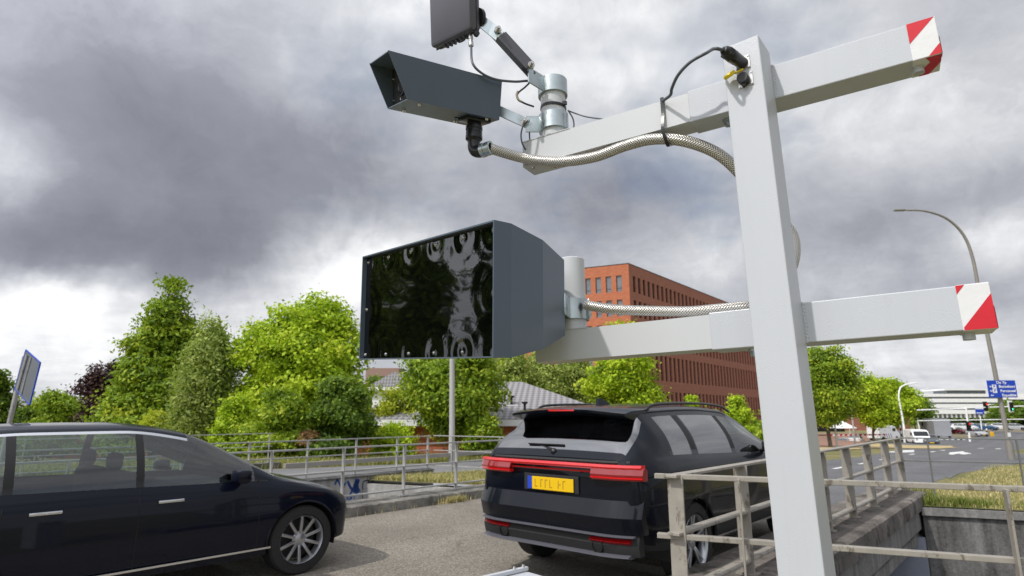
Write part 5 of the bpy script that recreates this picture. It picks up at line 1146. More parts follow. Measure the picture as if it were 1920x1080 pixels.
def crown_px(px0, px1, ytop, ybot, Y, shape, seed, k=14):
    """World blobs for a crown that spans these picture bounds at distance Y (base on the terrain)."""
    base = col_at((px0+px1)/2, Y); zt_ = D((px0+px1)/2, ytop, Y).z-base.z; zb_ = max(D((px0+px1)/2, ybot, Y).z-base.z, 0.15); hw = (px1-px0)/2/1141*Y
    r = random.Random(seed); out = []
    for i in range(k):
        f = (i+0.5)/k; 
        wdt = {'cone': (1-f)**0.75*0.95+0.13, 'round': math.sqrt(max(0.05, 1-(2*f-1)**2)), 'egg': math.sqrt(max(0.04, 1-(1.55*f-0.6)**2)) if f < 1 else 0.2, 'col': 0.75+0.25*math.sin(PI*f)-0.35*f**3, 'vase': 0.55+0.5*math.sin(PI*min(1, f*0.95)), 'bush': math.sqrt(max(0.08, 1-f*f))}[shape]
        zc = zb_+(zt_-zb_)*(0.06+0.86*f); rz_ = (zt_-zb_)*(0.13 if k > 8 else 0.22)*r.uniform(0.8, 1.15)
        m_ = 1 if shape == 'col' or (shape == 'cone' and f > 0.72) else (3 if k > 9 else 2)
        for j in range(m_):
            a_ = r.uniform(0, 2*PI)+j*2*PI/m_; rr_ = hw*wdt*(0.0 if m_ == 1 else r.uniform(0.35, 0.62)); br = hw*wdt*(0.80 if m_ == 1 else r.uniform(0.36, 0.55))
            br = max(br, 0.25); out.append((math.cos(a_)*rr_, math.sin(a_)*rr_, zc+r.uniform(-0.4, 0.4)*rz_, br, br, max(0.3, min(rz_, br*1.1))))
    return base, zt_, out
def T_(label, px0, px1, yt, yb, Y, shape='round', kind='green', n=14000, size=0.16, seed=1, k=12, **kw):
    base, H, bl = crown_px(px0, px1, yt, yb, Y, shape, seed, k); nm = kw.pop('name', 'tree')
    return tree(nm, label, base, H, bl, kind, n, size, seed=seed, **kw)
GR = 'trees beyond the second bridge'
T_('tall conical green maple, highest tree on the left', 196, 398, 516, 830, 44, 'cone', 'green', 42000, 0.26, 3, 17, spread=0.42, trunk=0.30, group=GR, hollow=0.6, tsd=0.2)
T_('dark purple leaved tree left of the tall conical maple', 150, 262, 680, 830, 48, 'round', 'purple', 15000, 0.24, 5, 9, spread=0.4, trunk=0.2, group=GR)
T_('slender pale birch with drooping twigs in front of the tall maple', 322, 445, 585, 850, 30, 'col', 'birch', 26000, 0.13, 8, 14, spread=0.34, trunk=0.11, bark='bark_pale', group=GR, sag=0.7, elong=2.0, hollow=0.3, up=0.1)
T_('wide bright lime green tree left of the black front panel', 428, 700, 555, 850, 31, 'egg', 'lime', 48000, 0.19, 12, 14, spread=0.36, trunk=0.22, group=GR, hollow=0.55, tsd=0.2)
T_('dark leafy bush below the wide lime tree', 575, 700, 700, 880, 23.5, 'bush', 'deep', 26000, 0.125, 14, 9, spread=0.20, trunk=0.07, group='bushes behind the second bridge', name='bush', cat_='bush')
T_('green bush with yellow tips behind the left end of the railings', 455, 590, 735, 885, 23, 'bush', 'green', 26000, 0.12, 15, 9, spread=0.2, trunk=0.06, group='bushes behind the second bridge', name='bush', cat_='bush')
T_('pale green feathery bush left of the lime tree foot', 395, 480, 745, 880, 25, 'bush', 'lime', 15000, 0.12, 16, 8, spread=0.2, trunk=0.05, group='bushes behind the second bridge', name='bush', cat_='bush')
T_('small brownish shrub between the two dark bushes', 568, 586, 800, 842, 22.5, 'bush', 'rust', 400, 0.10, 17, 5, spread=0.12, trunk=0.03, name='shrub', cat_='bush')
T_('yellow green bush left of the round tree behind the pale pole', 690, 800, 728, 850, 30, 'bush', 'yellow', 15000, 0.13, 18, 8, spread=0.22, trunk=0.05, name='bush', cat_='bush')
T_('low lime bush at the foot of the round tree', 700, 790, 800, 872, 25, 'bush', 'lime', 8000, 0.11, 19, 6, spread=0.16, trunk=0.03, name='bush', cat_='bush')
T_('round green tree with pale slim trunk behind the pale light pole', 752, 945, 640, 812, 27, 'round', 'green', 42000, 0.155, 21, 12, spread=0.30, trunk=0.09, bark='bark_pale', group=GR, trunk_top=0.8, hollow=0.5, tsd=0.2)
T_('dark shrub right of the pale light pole', 868, 936, 760, 866, 25.5, 'bush', 'green', 9000, 0.11, 22, 7, spread=0.17, trunk=0.04, name='bush', cat_='bush')
T_('dense dark hedge behind the railings, right of the dark bush', 650, 930, 748, 862, 33, 'bush', 'green', 24000, 0.16, 23, 7, spread=0.25, trunk=0.0, name='hedge', cat_='hedge')
T_('low spreading green tree on the far left beside the sign', 62, 150, 738, 835, 52, 'round', 'green', 11000, 0.26, 25, 8, spread=0.4, trunk=0.15, group=GR)
T_('small green tree between the sign and the purple tree', 25, 90, 760, 835, 58, 'round', 'deep', 7000, 0.28, 26, 7, spread=0.4, trunk=0.15, group=GR)
T_('thin leafy tree cut by the left edge of the picture', -60, 16, 690, 830, 46, 'egg', 'deep', 8000, 0.24, 27, 9, spread=0.35, trunk=0.15, group=GR)
T_('yellow shrub on the slope left of the birch', 262, 335, 775, 835, 34, 'bush', 'yellow', 8000, 0.15, 28, 6, spread=0.22, trunk=0.0, name='shrub', cat_='bush')
T_('low green hedge under the purple tree', 170, 300, 790, 840, 38, 'bush', 'green', 9000, 0.17, 29, 6, spread=0.25, trunk=0.0, name='hedge', cat_='hedge')
T_('low bushes behind the roof of the dark hatchback', -30, 180, 800, 850, 40, 'bush', 'deep', 9000, 0.18, 30, 7, spread=0.28, trunk=0.0, name='hedge', cat_='hedge')
for k, (a_, b_, yt, lab) in enumerate([(905, 1010, 655, 'leftmost of the pale green poplars behind the grey tiled roof'), (975, 1065, 650, 'middle pale green poplar behind the grey tiled roof'), (1035, 1120, 655, 'rightmost pale green poplar behind the lower arm')]):
    T_(lab, a_, b_, yt, 800, 50+2*k, 'col', 'birch', 17000, 0.20, 31+k, 12, spread=0.34, trunk=0.16, group='poplars behind the house', hollow=0.6, name='poplar_tree', tone0=0.6)
T_('full lime green tree in front of the brick office left corner', 1095, 1240, 602, 800, 46, 'egg', 'lime', 32000, 0.22, 36, 12, spread=0.34, trunk=0.18, hollow=0.6, tsd=0.2)
T_('young conical lime tree in front of the dark brick facade', 1350, 1414, 736, 815, 44, 'cone', 'lime', 7500, 0.15, 38, 10, spread=0.2, trunk=0.06, hollow=0.3)
T_('tip of a small lime tree just above the suv roof', 1284, 1312, 738, 800, 46, 'cone', 'lime', 3500, 0.15, 39, 7, spread=0.2, trunk=0.05)
T_('large green tree directly right of the white post', 1490, 1612, 648, 796, 60, 'round', 'green', 34000, 0.24, 41, 12, spread=0.42, trunk=0.20, group='trees along the square', hollow=0.5, tsd=0.2)
T_('lime tree in the middle of the row left of the curved white lamps', 1596, 1672, 706, 800, 88, 'round', 'lime', 22000, 0.34, 42, 10, spread=0.6, trunk=0.18, group='trees along the square', tsd=0.2)
T_('lime tree behind the curved white lamp', 1632, 1714, 712, 800, 108, 'round', 'lime', 24000, 0.42, 43, 10, spread=0.75, trunk=0.2, group='trees along the square', tsd=0.2)
T_('smaller green tree at the right end of the tree row', 1690, 1735, 752, 798, 210, 'round', 'green', 8000, 0.30, 44, 7, spread=0.5, trunk=0.2, group='trees along the square')
T_('distant dark green tree left of the white office block', 1722, 1742, 745, 790, 150, 'round', 'deep', 3500, 0.55, 45, 6, spread=0.8, trunk=0.2)
T_('distant dark trees right of the white office block', 1860, 1960, 752, 790, 170, 'round', 'deep', 8000, 0.7, 46, 7, spread=1.0, trunk=0.3)
T_('distant grey green tree above the hedge left of the round tree', 680, 730, 712, 790, 75, 'round', 'deep', 7000, 0.34, 47, 7, spread=0.5, trunk=0.2)
# big trees on the left, outside the frame, that the black front panel mirrors
for k, (x, y, H, hw, lab) in enumerate([(-25, 3.7, 10.5, 2.7, 'tall dark tree reflected in the right part of the black front panel'), (-24, 11.1, 12.5, 2.9, 'tall dark tree reflected in the left part of the black front panel'), (-22, 7.5, 7.4, 1.1, 'small tree reflected between the two tall ones in the black panel'), (-28, 18.5, 13.0, 4.5, 'tall tree reflected at the left edge of the black panel')]):
    r = random.Random(70+k); bl = [(r.uniform(-.6, .6)*hw, r.uniform(-.6, .6)*hw, H*(0.16+0.76*i/13), hw*(0.55-0.22*i/13), hw*(0.55-0.22*i/13), H*0.09) for i in range(14)]
    tree('tree', lab, (x, y, zt(*ST(Vector((x, y, 0))))), H, bl, 'deep', 34000 if H > 8 else 9000, 0.24, 0.42, 0.28, seed=70+k, group='trees mirrored in the black panel', hollow=0.3)

# ------------------------------------------------------------------ brick office
dR = Vector((0.632, 0.775, 0)); dL = Vector((-0.906, 0.424, 0)); nR = Vector((0.775, -0.632, 0)); nL = Vector((-0.424, -0.906, 0))
CB = col_at(1190, 84.0); GZ = CB.z; CB.z = 0
M['brick_l'] = m_brick('orange_red_brick_lit_tone', (0.50, 0.135, 0.055), (0.60, 0.19, 0.085), (0.36, 0.20, 0.14), dL)  # left face: sunlit tone put into the brick colour
M['brick_r'] = m_brick('red_brown_brick_shade_tone', (0.33, 0.115, 0.075), (0.41, 0.155, 0.10), (0.32, 0.20, 0.15), dR)  # same brick on the right face, its shade put into the colour
ROWS = [(18.9, 21.3), (15.3, 17.7), (11.4, 14.1), (6.4, 10.2), (0.7, 4.8)]; ZTOP_B = 22.9; PIT = 1.56; WW = 0.82
off = empty('brick_office', Vector((CB.x, CB.y, GZ)), 'large red brick office block with rows of narrow upright windows behind the arms', 'building')
def facade(d, nrm, length, mat, rows, first, parent, wins, glassmat, pit=PIT):
    """Wall of brick piers and bands 0.35 m deep in front of recessed windows."""
    n_ = int((length-first)/pit); bandz = [GZ-0.5]
    zs = sorted(rows); q = MB(); edges = [GZ-0.5]
    prev = GZ-0.5
    for z0, z1 in zs:
        q.box(CB+d*(length/2)-nrm*0.175+Z*((prev+z0)/2), (length, 0.35, z0-prev), (d, nrm, Z)); prev = z1
    q.box(CB+d*(length/2)-nrm*0.175+Z*((prev+ZTOP_B)/2), (length, 0.35, ZTOP_B-prev), (d, nrm, Z))
    for z0, z1 in zs:
        x = 0.0
        for k in range(n_+1):
            a = first+k*pit-WW/2 if k < n_ else length; q.box(CB+d*((x+a)/2)-nrm*0.175+Z*((z0+z1)/2), (a-x, 0.348, z1-z0), (d, nrm, Z)); x = a+WW
            if k < n_: wins.append((CB+d*(a+WW/2)-nrm*0.26, z0, z1, d, nrm, glassmat))
    return q.build('brick_wall', mat, parent)
wins = []
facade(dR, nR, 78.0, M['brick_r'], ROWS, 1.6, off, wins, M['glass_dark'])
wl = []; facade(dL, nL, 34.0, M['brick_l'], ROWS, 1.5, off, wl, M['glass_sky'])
q = MB(); q.prism([CB+Z*GZ, CB+dR*78+Z*GZ, CB+dR*78+dL*34+Z*GZ, CB+dL*34+Z*GZ][::-1], (0, 0, 22.4-GZ)) if False else None
q = MB(); ins = lambda a, b: CB+dR*(0.45+a*77)+dL*(0.45+b*33); q.prism([ins(0, 0)+Z*GZ, ins(1, 0)+Z*GZ, ins(1, 1)+Z*GZ, ins(0, 1)+Z*GZ], (0, 0, ZTOP_B-0.4-GZ)); q.build('inner_block', M['glass_dark'], off)
q = MB(); q.box(CB+dR*39-nR*0.17+Z*(ZTOP_B+0.06), (78.1, 0.42, 0.10), (dR, nR, Z)); q.box(CB+dL*17-nL*0.17+Z*(ZTOP_B+0.06), (34.1, 0.42, 0.10), (dL, nL, Z)); q.build('roof_edge', M['frame_dark'], off)
def win_mesh(c, z0, z1, d, nrm, gm, mbf=None):
    h = z1-z0; q = mbf or MB(); q.box(Vector((c.x, c.y, (z0+z1)/2)), (WW, 0.05, h), (d, nrm, Z), mi=0)
    for s_ in (-1, 1): q.box(Vector((c.x, c.y, (z0+z1)/2))+d*s_*(WW/2-0.03)+nrm*0.03, (0.06, 0.05, h), (d, nrm, Z), mi=1)
    q.box(Vector((c.x, c.y, z0+h*0.22))+nrm*0.03, (WW, 0.045, 0.06), (d, nrm, Z), mi=1); return q
wl = wl[:22*5]; lrow = [x for x in wl if x[1] > 14 and (x[0]-CB).length < 18]; rrow = [x for x in wins if (x[1] in (6.4, 18.9))]
rrow.sort(key=lambda x: (Vector((x[0].x, x[0].y, 0))).length); sel = lrow+rrow[:100-len(lrow)]
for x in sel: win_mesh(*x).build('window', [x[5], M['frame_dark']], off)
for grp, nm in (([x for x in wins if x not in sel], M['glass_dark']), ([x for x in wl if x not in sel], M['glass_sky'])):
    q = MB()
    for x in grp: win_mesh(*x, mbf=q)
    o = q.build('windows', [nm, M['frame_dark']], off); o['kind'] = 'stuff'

# ------------------------------------------------------------------ white office far away
wo = col_at(1800, 250.0); wo.z = -2.6
woff = empty('white_office', wo, 'long white office block with dark window bands behind the junction', 'building')
def pxz(px, py, Y=250.0): return D(px, py, Y)
def band(px0, px1, y0, y1, mat, nm, dep=10.0, fwd=0.0):
    a = pxz(px0, (y0+y1)/2); b = pxz(px1, (y0+y1)/2); z1 = pxz((px0+px1)/2, y0).z; z0 = pxz((px0+px1)/2, y1).z
    MB().box(((a.x+b.x)/2, 250+dep/2-fwd, (z0+z1)/2), (b.x-a.x, dep, z1-z0)).build(nm, mat, woff)
for y0, y1 in ((738.5, 744), (747.5, 754.5), (757.5, 765), (768.5, 776)): band(1731, 1876, y0, y1, M['white_paint'], 'white_band', 12, 1.0)
for y0, y1 in ((744, 747.5), (754.5, 757.5), (765, 768.5)): band(1734, 1874, y0, y1, M['glass_sky'], 'window_band', 10)
band(1738, 1874, 776, 783, M['glass_sky'], 'window_band', 10)
for k in range(16): band(1739+k*8.6, 1742+k*8.6, 776, 783, M['white_paint'], 'pier', 10.6, 0.4)
band(1766, 1852, 729.5, 732, M['white_paint'], 'roof_slab', 14, 1.5); band(1775, 1848, 732, 738.5, M['glass_sky'], 'roof_storey', 8)
band(1895, 1990, 738.5, 749, M['white_paint'], 'side_wing', 12, 1); band(1898, 1990, 749, 783, M['glass_dark'], 'wing_windows', 10)
far2 = MB()

# ------------------------------------------------------------------ house with the grey tiled roof
def gable(name, label, cx, Y, ridge, eave, w_, l_, dirv, apex_off=0.0, walls=M['brick_l'], hip=0.35):
    b = col_at(cx, Y); b.z = zt(*ST(b)); gz = b.z; t = empty(name, b, label, 'house'); d = dirv.normalized(); p_ = Vector((-d.y, d.x, 0)); b0 = Vector((b.x, b.y, 0))
    q = MB(); q.prism([b0+d*l_/2+p_*w_/2+Z*gz, b0-d*l_/2+p_*w_/2+Z*gz, b0-d*l_/2-p_*w_/2+Z*gz, b0+d*l_/2-p_*w_/2+Z*gz], (0, 0, eave-gz)); wal = q.build('wall', walls, t)
    ov = 0.55; hl = l_/2-hip*w_; A_ = [b0+d*(l_/2+ov)*i+p_*(w_/2+ov)*j+Z*(eave) for i, j in ((-1, -1), (1, -1), (1, 1), (-1, 1))]; R1, R2 = b0-d*hl+Z*ridge, b0+d*hl+Z*ridge
    q = MB(); fs_ = [(A_[0], A_[1], R2, R1), (A_[2], A_[3], R1, R2), (A_[1], A_[2], R2), (A_[3], A_[0], R1)]; uvs = []
    for f in fs_:
        e = (f[1]-f[0]).normalized(); n_ = e.cross((f[2]-f[0])).normalized(); g_ = n_.cross(e); uvs += [((v_-f[0]).dot(e), (v_-f[0]).dot(g_)) for v_ in f]
        q.add(f, [tuple(range(len(f)))])
    q.uv = uvs; rf = q.build('roof', M['roof'], t)
    q = MB(); q.prism([a_-Z*0.30 for a_ in A_], (0, 0, 0.29)); q.build('gutter', M['white_paint'], rf)
    return t, rf, b0, d, p_, A_, R1, R2
YH = 34.0; rz_ = D(940, 716, YH).z; ez_ = D(960, 786, YH-4).z
hd = (Vector((1, -0.10, 0))).normalized()
ht, hr, hb0, hd, hp, hA, hR1, hR2 = gable('tiled_house', 'low brick house with grey tiled hipped roof behind the round tree', 935, YH, rz_, ez_, 10.0, 12.6, hd, hip=0.50)
for (px, py) in ((946.5, 752), (959, 758), (984, 770)):
    rr_ = ray(px, py); f0, f1, f2 = hA[0], hA[1], hR2; nn = (f1-f0).cross(f2-f0); kk = nn.dot(f0-Vector((0, 0, EYE)))/nn.dot(rr_); pt = Vector((0, 0, EYE))+rr_*kk
    q = MB(); q.frustum(pt-Z*0.05, pt+Z*0.34, 0.06, 0.06, 10); q.lathe([(0.06, 0.30), (0.16, 0.36), (0.16, 0.42), (0, 0.44)], pt, Z, 12); ve = q.build('roof_vent', M['black'], hr, smooth=30)
    q = MB(); q.box(pt-Z*0.0+Vector((0.05, -0.12, -0.06)), (0.55, 0.3, 0.05)); q.build('vent_flashing', M['white_paint'], ve)
gable('tiled_house', 'house with sloping grey roof edge half hidden behind the birch', 300, 58, D(345, 752, 58).z, D(270, 800, 58).z, 9, 13, Vector((1, 0.15, 0)), walls=M['brick_l'])
gable('tiled_house', 'distant house with white gable left of the round tree', 748, 62, D(748, 700, 62).z, D(748, 728, 62).z, 4.2, 4.5, Vector((0.1, 1, 0)), walls=M['white_paint'], hip=0.0)
gable('tiled_house', 'grey roofed house on the far left behind the blue edged sign', -10, 75, D(0, 748, 75).z, D(0, 775, 75).z, 9, 16, Vector((1, 0.1, 0)), walls=M['white_paint'])
q = MB(); b = col_at(720, 130); q.box((b.x, b.y, 4.5), (7, 7, 13), (Vector((1, 0, 0)), Vector((0, 1, 0)), Z)); t = empty('apartment_tower', b, 'small distant pinkish apartment block between the lime tree and the round tree', 'building')
q.build('wall', pbr('pink_brick', (0.34, 0.22, 0.18), 0.8), t)
for k in range(3):
    for j in range(3): MB().box((b.x-2+k*2, b.y-3.52, 3.5+j*2.6), (1.2, 0.06, 1.1)).build('window', M['glass_dark'], t)
# low brick wall / shed seen between the bushes
b = col_at(790, 30); q = MB(); q.box((b.x, b.y, b.z+1.1), (4.2, 0.25, 2.4)); tag(q.build('garden_wall', pbr('pale_pink_brick', (0.42, 0.24, 0.17), 0.9, var=0.25, vs=9, bump=0.5, bs=12, bd=0.01), loc=b), 'pinkish brick garden wall glimpsed between the bushes and the round tree', 'wall')
b = col_at(880, 31.5); q = MB(); q.box((b.x, b.y, b.z+0.9), (5.0, 0.2, 1.8)); tag(q.build('garden_shed', pbr('dark_red_timber', (0.10, 0.035, 0.028), 0.8, var=0.3), loc=b), 'dark red timber shed wall under the round tree', 'shed')

# ------------------------------------------------------------------ lamps, signs, signals
def curved_lamp(name, label, base, pts, r0, r1, mat, headL=0.8, headdir=None, group=None):
    t = empty(name, base, label, 'street lamp', group); P = spline(pts, 10); q = MB(); n_ = len(P); q.tube(P, [r0+(r1-r0)*(i/(n_-1))**0.8 for i in range(n_)], 12); q.build('column', mat, t, smooth='all')
    q = MB(); d = (P[-1]-P[-4]).normalized() if headdir is None else headdir; s_ = d.cross(Z).normalized(); q.box(P[-1]+d*headL*0.5, (headL, r1*4.6, r1*2.2), (d, s_, s_.cross(d)), bev=r1*0.7); q.build('lamp_head', mat, t, smooth=40)
    q = MB(); q.frustum(base-Z*0.05, base+Z*0.9, r0*1.35, r0*1.3, 14); q.build('base_sleeve', mat, t, smooth=30); return t
LY = 22.0; base = Gt(1897, 862); LY = base.y
lx = lambda px, py: D(px, py, LY)
curved_lamp('street_lamp', 'tall grey lamp column with long curved arm carrying the blue sign', base, [base, lx(1866, 700), lx(1838, 560), lx(1824, 485), lx(1806, 440), lx(1775, 410), lx(1735, 396), lx(1697, 394)], 0.125, 0.045, M['pole'], 0.62, Vector((-1, 0.02, 0)))
# blue direction sign on the lamp column
sc_ = lx(1872.5, 729.5); sg0, sg1 = lx(1847, 716), lx(1897, 714); sh = lx(1870, 714).z-lx(1870, 746).z; sw = (sg1-sg0).length
sgn = empty('direction_sign', sc_-Vector((0, 0.2, 0)), 'blue direction sign reading De Yp, Bezoekers, Personeel, Expeditie on the lamp column', 'sign')
sdx = Vector((1, -0.06, 0)).normalized(); sny = Vector((-0.06, -1, 0)).normalized()
scn_ = Vector((sc_.x, sc_.y-0.22, sc_.z)); MB().box(scn_, (sw, 0.03, sh), (sdx, -sny, Z), bev=0.004).build('sign_panel', M['sign_blue'], sgn)
for h_ in (-0.25, 0.25): MB().box(scn_+Vector((0, 0.12, h_*sh)), (0.34, 0.20, 0.05)).build('clamp', M['galv'], sgn)
def text_mesh(txt, size, loc, xd, nrm, mat, parent, name='lettering', bold=0.0, ext=0.004, align='LEFT', thick=0.0):
    cu = bpy.data.curves.new('t', 'FONT'); cu.body = txt; cu.size = size; cu.extrude = ext; cu.offset = bold; cu.align_x = align; cu.align_y = 'CENTER'; cu.resolution_u = 3
    o = bpy.data.objects.new('t', cu); me = bpy.data.meshes.new_from_object(o); bpy.data.objects.remove(o); bpy.data.curves.remove(cu)
    up = nrm.cross(xd).normalized(); up = Z
    Mx = Matrix((xd, up, nrm)).transposed().to_4x4(); me.transform(Mx); me.materials.append(mat); ob = bpy.data.objects.new(name, me); scn.collection.objects.link(ob); ob.parent = parent; ob.location = Vector(loc)-wloc(parent); return ob
fc = lambda a, b: scn_+sdx*(a*sw/2)+Z*(b*sh/2)+sny*0.022
text_mesh('De Yp', sh*0.22, fc(0.0, 0.74), sdx, sny, M['sign_white'], sgn, bold=0.004, align='CENTER')
for b_, tx in ((0.27, 'Bezoekers'), (-0.24, 'Personeel'), (-0.74, 'Expeditie')): text_mesh(tx, sh*0.215, fc(0.92, b_), sdx, sny, M['sign_white'], sgn, bold=0.004, align='RIGHT')
for b_ in (0.27, -0.24, -0.74):
    q = MB(); c_ = fc(-0.80, b_); a_ = sh*0.07; q.prism([c_-sdx*a_, c_+Z*a_*0.9, c_-Z*a_*0.9], sny*0.004); q.box(c_+sdx*a_*0.8+sny*0.002, (a_*1.6, 0.004, a_*0.5), (sdx, sny, Z)); q.build('arrow', M['sign_white'], sgn)
for b_ in (0.27, -0.24):
    c_ = fc(-0.54, b_); MB().box(c_, (sh*0.24, 0.004, sh*0.23), (sdx, sny, Z)).build('parking_symbol', M['sign_white'], sgn); text_mesh('P', sh*0.22, c_+sny*0.004, sdx, sny, M['sign_blue'], sgn, bold=0.003, align='CENTER', name='parking_letter')
MB().box(lx(1888, 815)-Vector((0, 0.15, 0)), (0.16, 0.01, 0.22)).build('sticker', M['sign_white'], sgn)
# straight pale pole behind the housing
b = col_at(848, 22.5); tp_ = D(848, 455, 22.5); t = empty('light_pole', b, 'plain pale grey light pole rising behind the black front panel', 'pole'); q = MB(); q.tube([b, b+Z*1.2, (tp_.x, tp_.y, tp_.z)], [0.115, 0.105, 0.075], 16); q.build('column', M['pole_light'], t, smooth=30)
q = MB(); q.box(b+Vector((0, -0.1, 0.75)), (0.10, 0.06, 0.36), bev=0.01); q.build('service_door', M['pole_light'], t)
# two white curved lamps
for px, pb, yt_, tip, lab in ((1698, 832, 712, 1716, 'white curved street lamp, left one of the pair'), (1726, 812, 728, 1738, 'white curved street lamp, right one of the pair, with a signal arm')):
    b = Gt(px, pb); Yb_ = b.y; w_ = lambda x, y: D(x, y, Yb_)
    curved_lamp('curved_lamp', lab, b, [b, w_(px-5, 790), w_(px-11, 757), w_(px-13, 742), w_(px-10, 728 if pb > 820 else 742), w_(px-2, 722 if pb > 820 else 733), w_(px+10, 719 if pb > 820 else 729)], 0.16, 0.08, M['white_paint'], 0.9, Vector((1, 0, 0.1)), group='white curved lamps')
Yg = Gt(1815, 830).y
def gx(px, py, Y=None): return D(px, py, Y or Yg)
gan = empty('signal_gantry', Gt(1815, 830), 'white signal column with long horizontal arms over the junction', 'traffic light')
q = MB(); q.tube([Gt(1819, 830), gx(1811, 763)], 0.13, 12); q.build('column', M['white_paint'], gan, smooth=30)
q = MB(); q.tube([gx(1719, 769), gx(1812, 766)], 0.09, 10); q.build('arm', M['white_paint'], gan, smooth=30)
q = MB(); q.tube([gx(1720, 789), gx(1925, 786)], 0.07, 10); q.build('arm', M['white_paint'], gan, smooth=30)
q = MB(); q.tube([gx(1812, 765), gx(1935, 761)], 0.08, 10); q.build('arm', M['white_paint'], gan, smooth=30)
def signal(label, px, py, Y, lit, hgt=1.05, board=True):
    c = gx(px, py, Y); t = empty('traffic_signal', c-Z*hgt/2, label, 'traffic light'); MB().box(c, (0.34, 0.22, hgt), bev=0.05).build('housing', M['black'], t, smooth=40)
    if board: q = MB(); q.box(c+Vector((0, 0.13, 0)), (0.66, 0.03, hgt+0.34), bev=0.012); q.build('backing_board', M['white_paint'] if lit == 'green' else M['black'], t)
    for k, (nm, cl) in enumerate((('red', (1, 0.02, 0.01)), ('amber', (0.3, 0.12, 0.0)), ('green', (0.05, 0.9, 0.5)))):
        zz_ = c.z+hgt*(0.31-0.31*k); on = nm == lit; q = MB(); q.lathe([(0, 0), (0.115, 0.0)], (c.x, c.y-0.115, zz_), (0, -1, 0), 16); q.build('lens', _lens(nm, on, cl), t)
        q = MB(); q.lathe([(0.125, 0), (0.125, 0.16)], (c.x, c.y-0.11, zz_), (0, -1, 0), 14); q.build('visor', M['black'], t)
_lc = {}
def _lens(nm, on, cl):
    if (nm, on) not in _lc: _lc[(nm, on)] = pbr('%s_lens_%s' % (nm, 'lit' if on else 'dark'), tuple(x*0.25+0.005 for x in cl), 0.2, emit=cl if on else None, es=4.0)
    return _lc[(nm, on)]
signal('traffic light showing red on the white signal column', 1817, 799, Yg-0.3, 'red'); signal('overhead traffic light showing red below the blue road sign arm', 1849, 762, Yg, 'red')
signal('traffic light showing green on a white edged board right of the lamp column', 1896, 762, Yg-8, 'green', 1.15)
t = empty('road_sign', Gt(1842, 818), 'distant blue and white road sign on a white post', 'sign'); Ys = t.location.y; q = MB(); q.tube([t.location, gx(1838, 780, Ys)], 0.09, 10); q.build('post', M['white_paint'], t, smooth=30)
c = gx(1837, 772, Ys); MB().box(c, (1.6, 0.05, 0.95)).build('blue_panel', M['sign_blue'], t); MB().box(c+Z*0.66, (1.6, 0.05, 0.34)).build('white_panel', M['white_paint'], t); MB().box(c+Vector((-0.1, -0.03, -0.22)), (1.1, 0.01, 0.16)).build('white_line', M['sign_white'], t)
for k, (px, y0, y1, lab) in enumerate(((1852, 795, 819, 'black and white striped post right of the white signal column'), (1705, 812, 828, 'short black and white striped post beside the white curved lamp'), (1692, 797, 830, 'tall black and white striped post left of the white curved lamp'))):
    b = Gt(px, y1); Yq = b.y; hh = D(px, y0, Yq).z-b.z; t = empty('striped_post', b, lab, 'post')
    for j in range(6): q = MB(); q.frustum(b+Z*hh*j/6, b+Z*hh*(j+1)/6, 0.11, 0.11, 12); q.build('stripe_band', M['white_paint'] if j % 2 else M['black'], t, smooth=30)
t = Gt(1861, 820); q = MB(); q.box(t+Z*0.45, (0.5, 0.4, 0.9), bev=0.06); q.box(t+Z*0.95, (0.35, 0.3, 0.12), bev=0.03); tag(q.build('yellow_bollard', pbr('yellow_plastic', (0.75, 0.42, 0.01), 0.5), loc=t), 'small yellow bollard at the end of the far traffic island', 'bollard')
# grey lamps among the trees on the square
for px, yt_, Yq, lab in ((1563, 772, 60, 'short pale lamp post under the large tree right of the white post'), (1597, 742, 66, 'slim grey lamp post between the two trees of the square')):
    b = col_at(px, Yq); top = D(px, yt_, Yq); t = empty('lamp_post', b, lab, 'street lamp'); q = MB(); q.tube([b, (b.x, b.y, top.z)], [0.10, 0.06], 10); q.build('column', M['pole_light'], t, smooth=30); q = MB(); q.box((b.x-0.25, b.y, top.z+0.03), (0.7, 0.22, 0.12), bev=0.04); q.build('lamp_head', M['pole_light'], t, smooth=40)
# white tent roof, striped tape and brick paving of the square
b = col_at(1576, 115); t = empty('white_tent', b, 'white pointed tent roof under the trees left of the police van', 'tent'); q = MB(); n_ = 8; zt0 = b.z+3.0
q.v = [(b.x+2.6*math.cos(2*PI*i/n_), b.y+2.6*math.sin(2*PI*i/n_), zt0) for i in range(n_)]+[(b.x+0.9*math.cos(2*PI*i/n_), b.y+0.9*math.sin(2*PI*i/n_), zt0+0.9) for i in range(n_)]+[(b.x, b.y, zt0+2.0)]
q.f = [(i, (i+1) % n_, n_+(i+1) % n_, n_+i) for i in range(n_)]+[(n_+i, n_+(i+1) % n_, 2*n_) for i in range(n_)]; q.mi = [0]*len(q.f); q.build('canopy', M['white_paint'], t)
for i in range(0, n_, 2): MB().frustum((b.x+2.5*math.cos(2*PI*i/n_), b.y+2.5*math.sin(2*PI*i/n_), b.z), (b.x+2.5*math.cos(2*PI*i/n_), b.y+2.5*math.sin(2*PI*i/n_), zt0), 0.05, 0.05, 8).build('tent_pole', M['white_paint'], t)
t = empty('barrier_tape', col_at(1600, 93), 'red and white striped barrier tape stretched along the square', 'tape'); pA = D(1552, 816, 92); pB = D(1660, 815, 94); N_ = 24; qa = MB(); qb = MB()
for k in range(N_):
    c = pA.lerp(pB, (k+0.5)/N_); d_ = (pB-pA); L_ = d_.length/N_; d_.normalize(); (qa if k % 2 else qb).box(c, (L_*0.98, 0.02, 0.22), (d_, Vector((-d_.y, d_.x, 0)), Z))
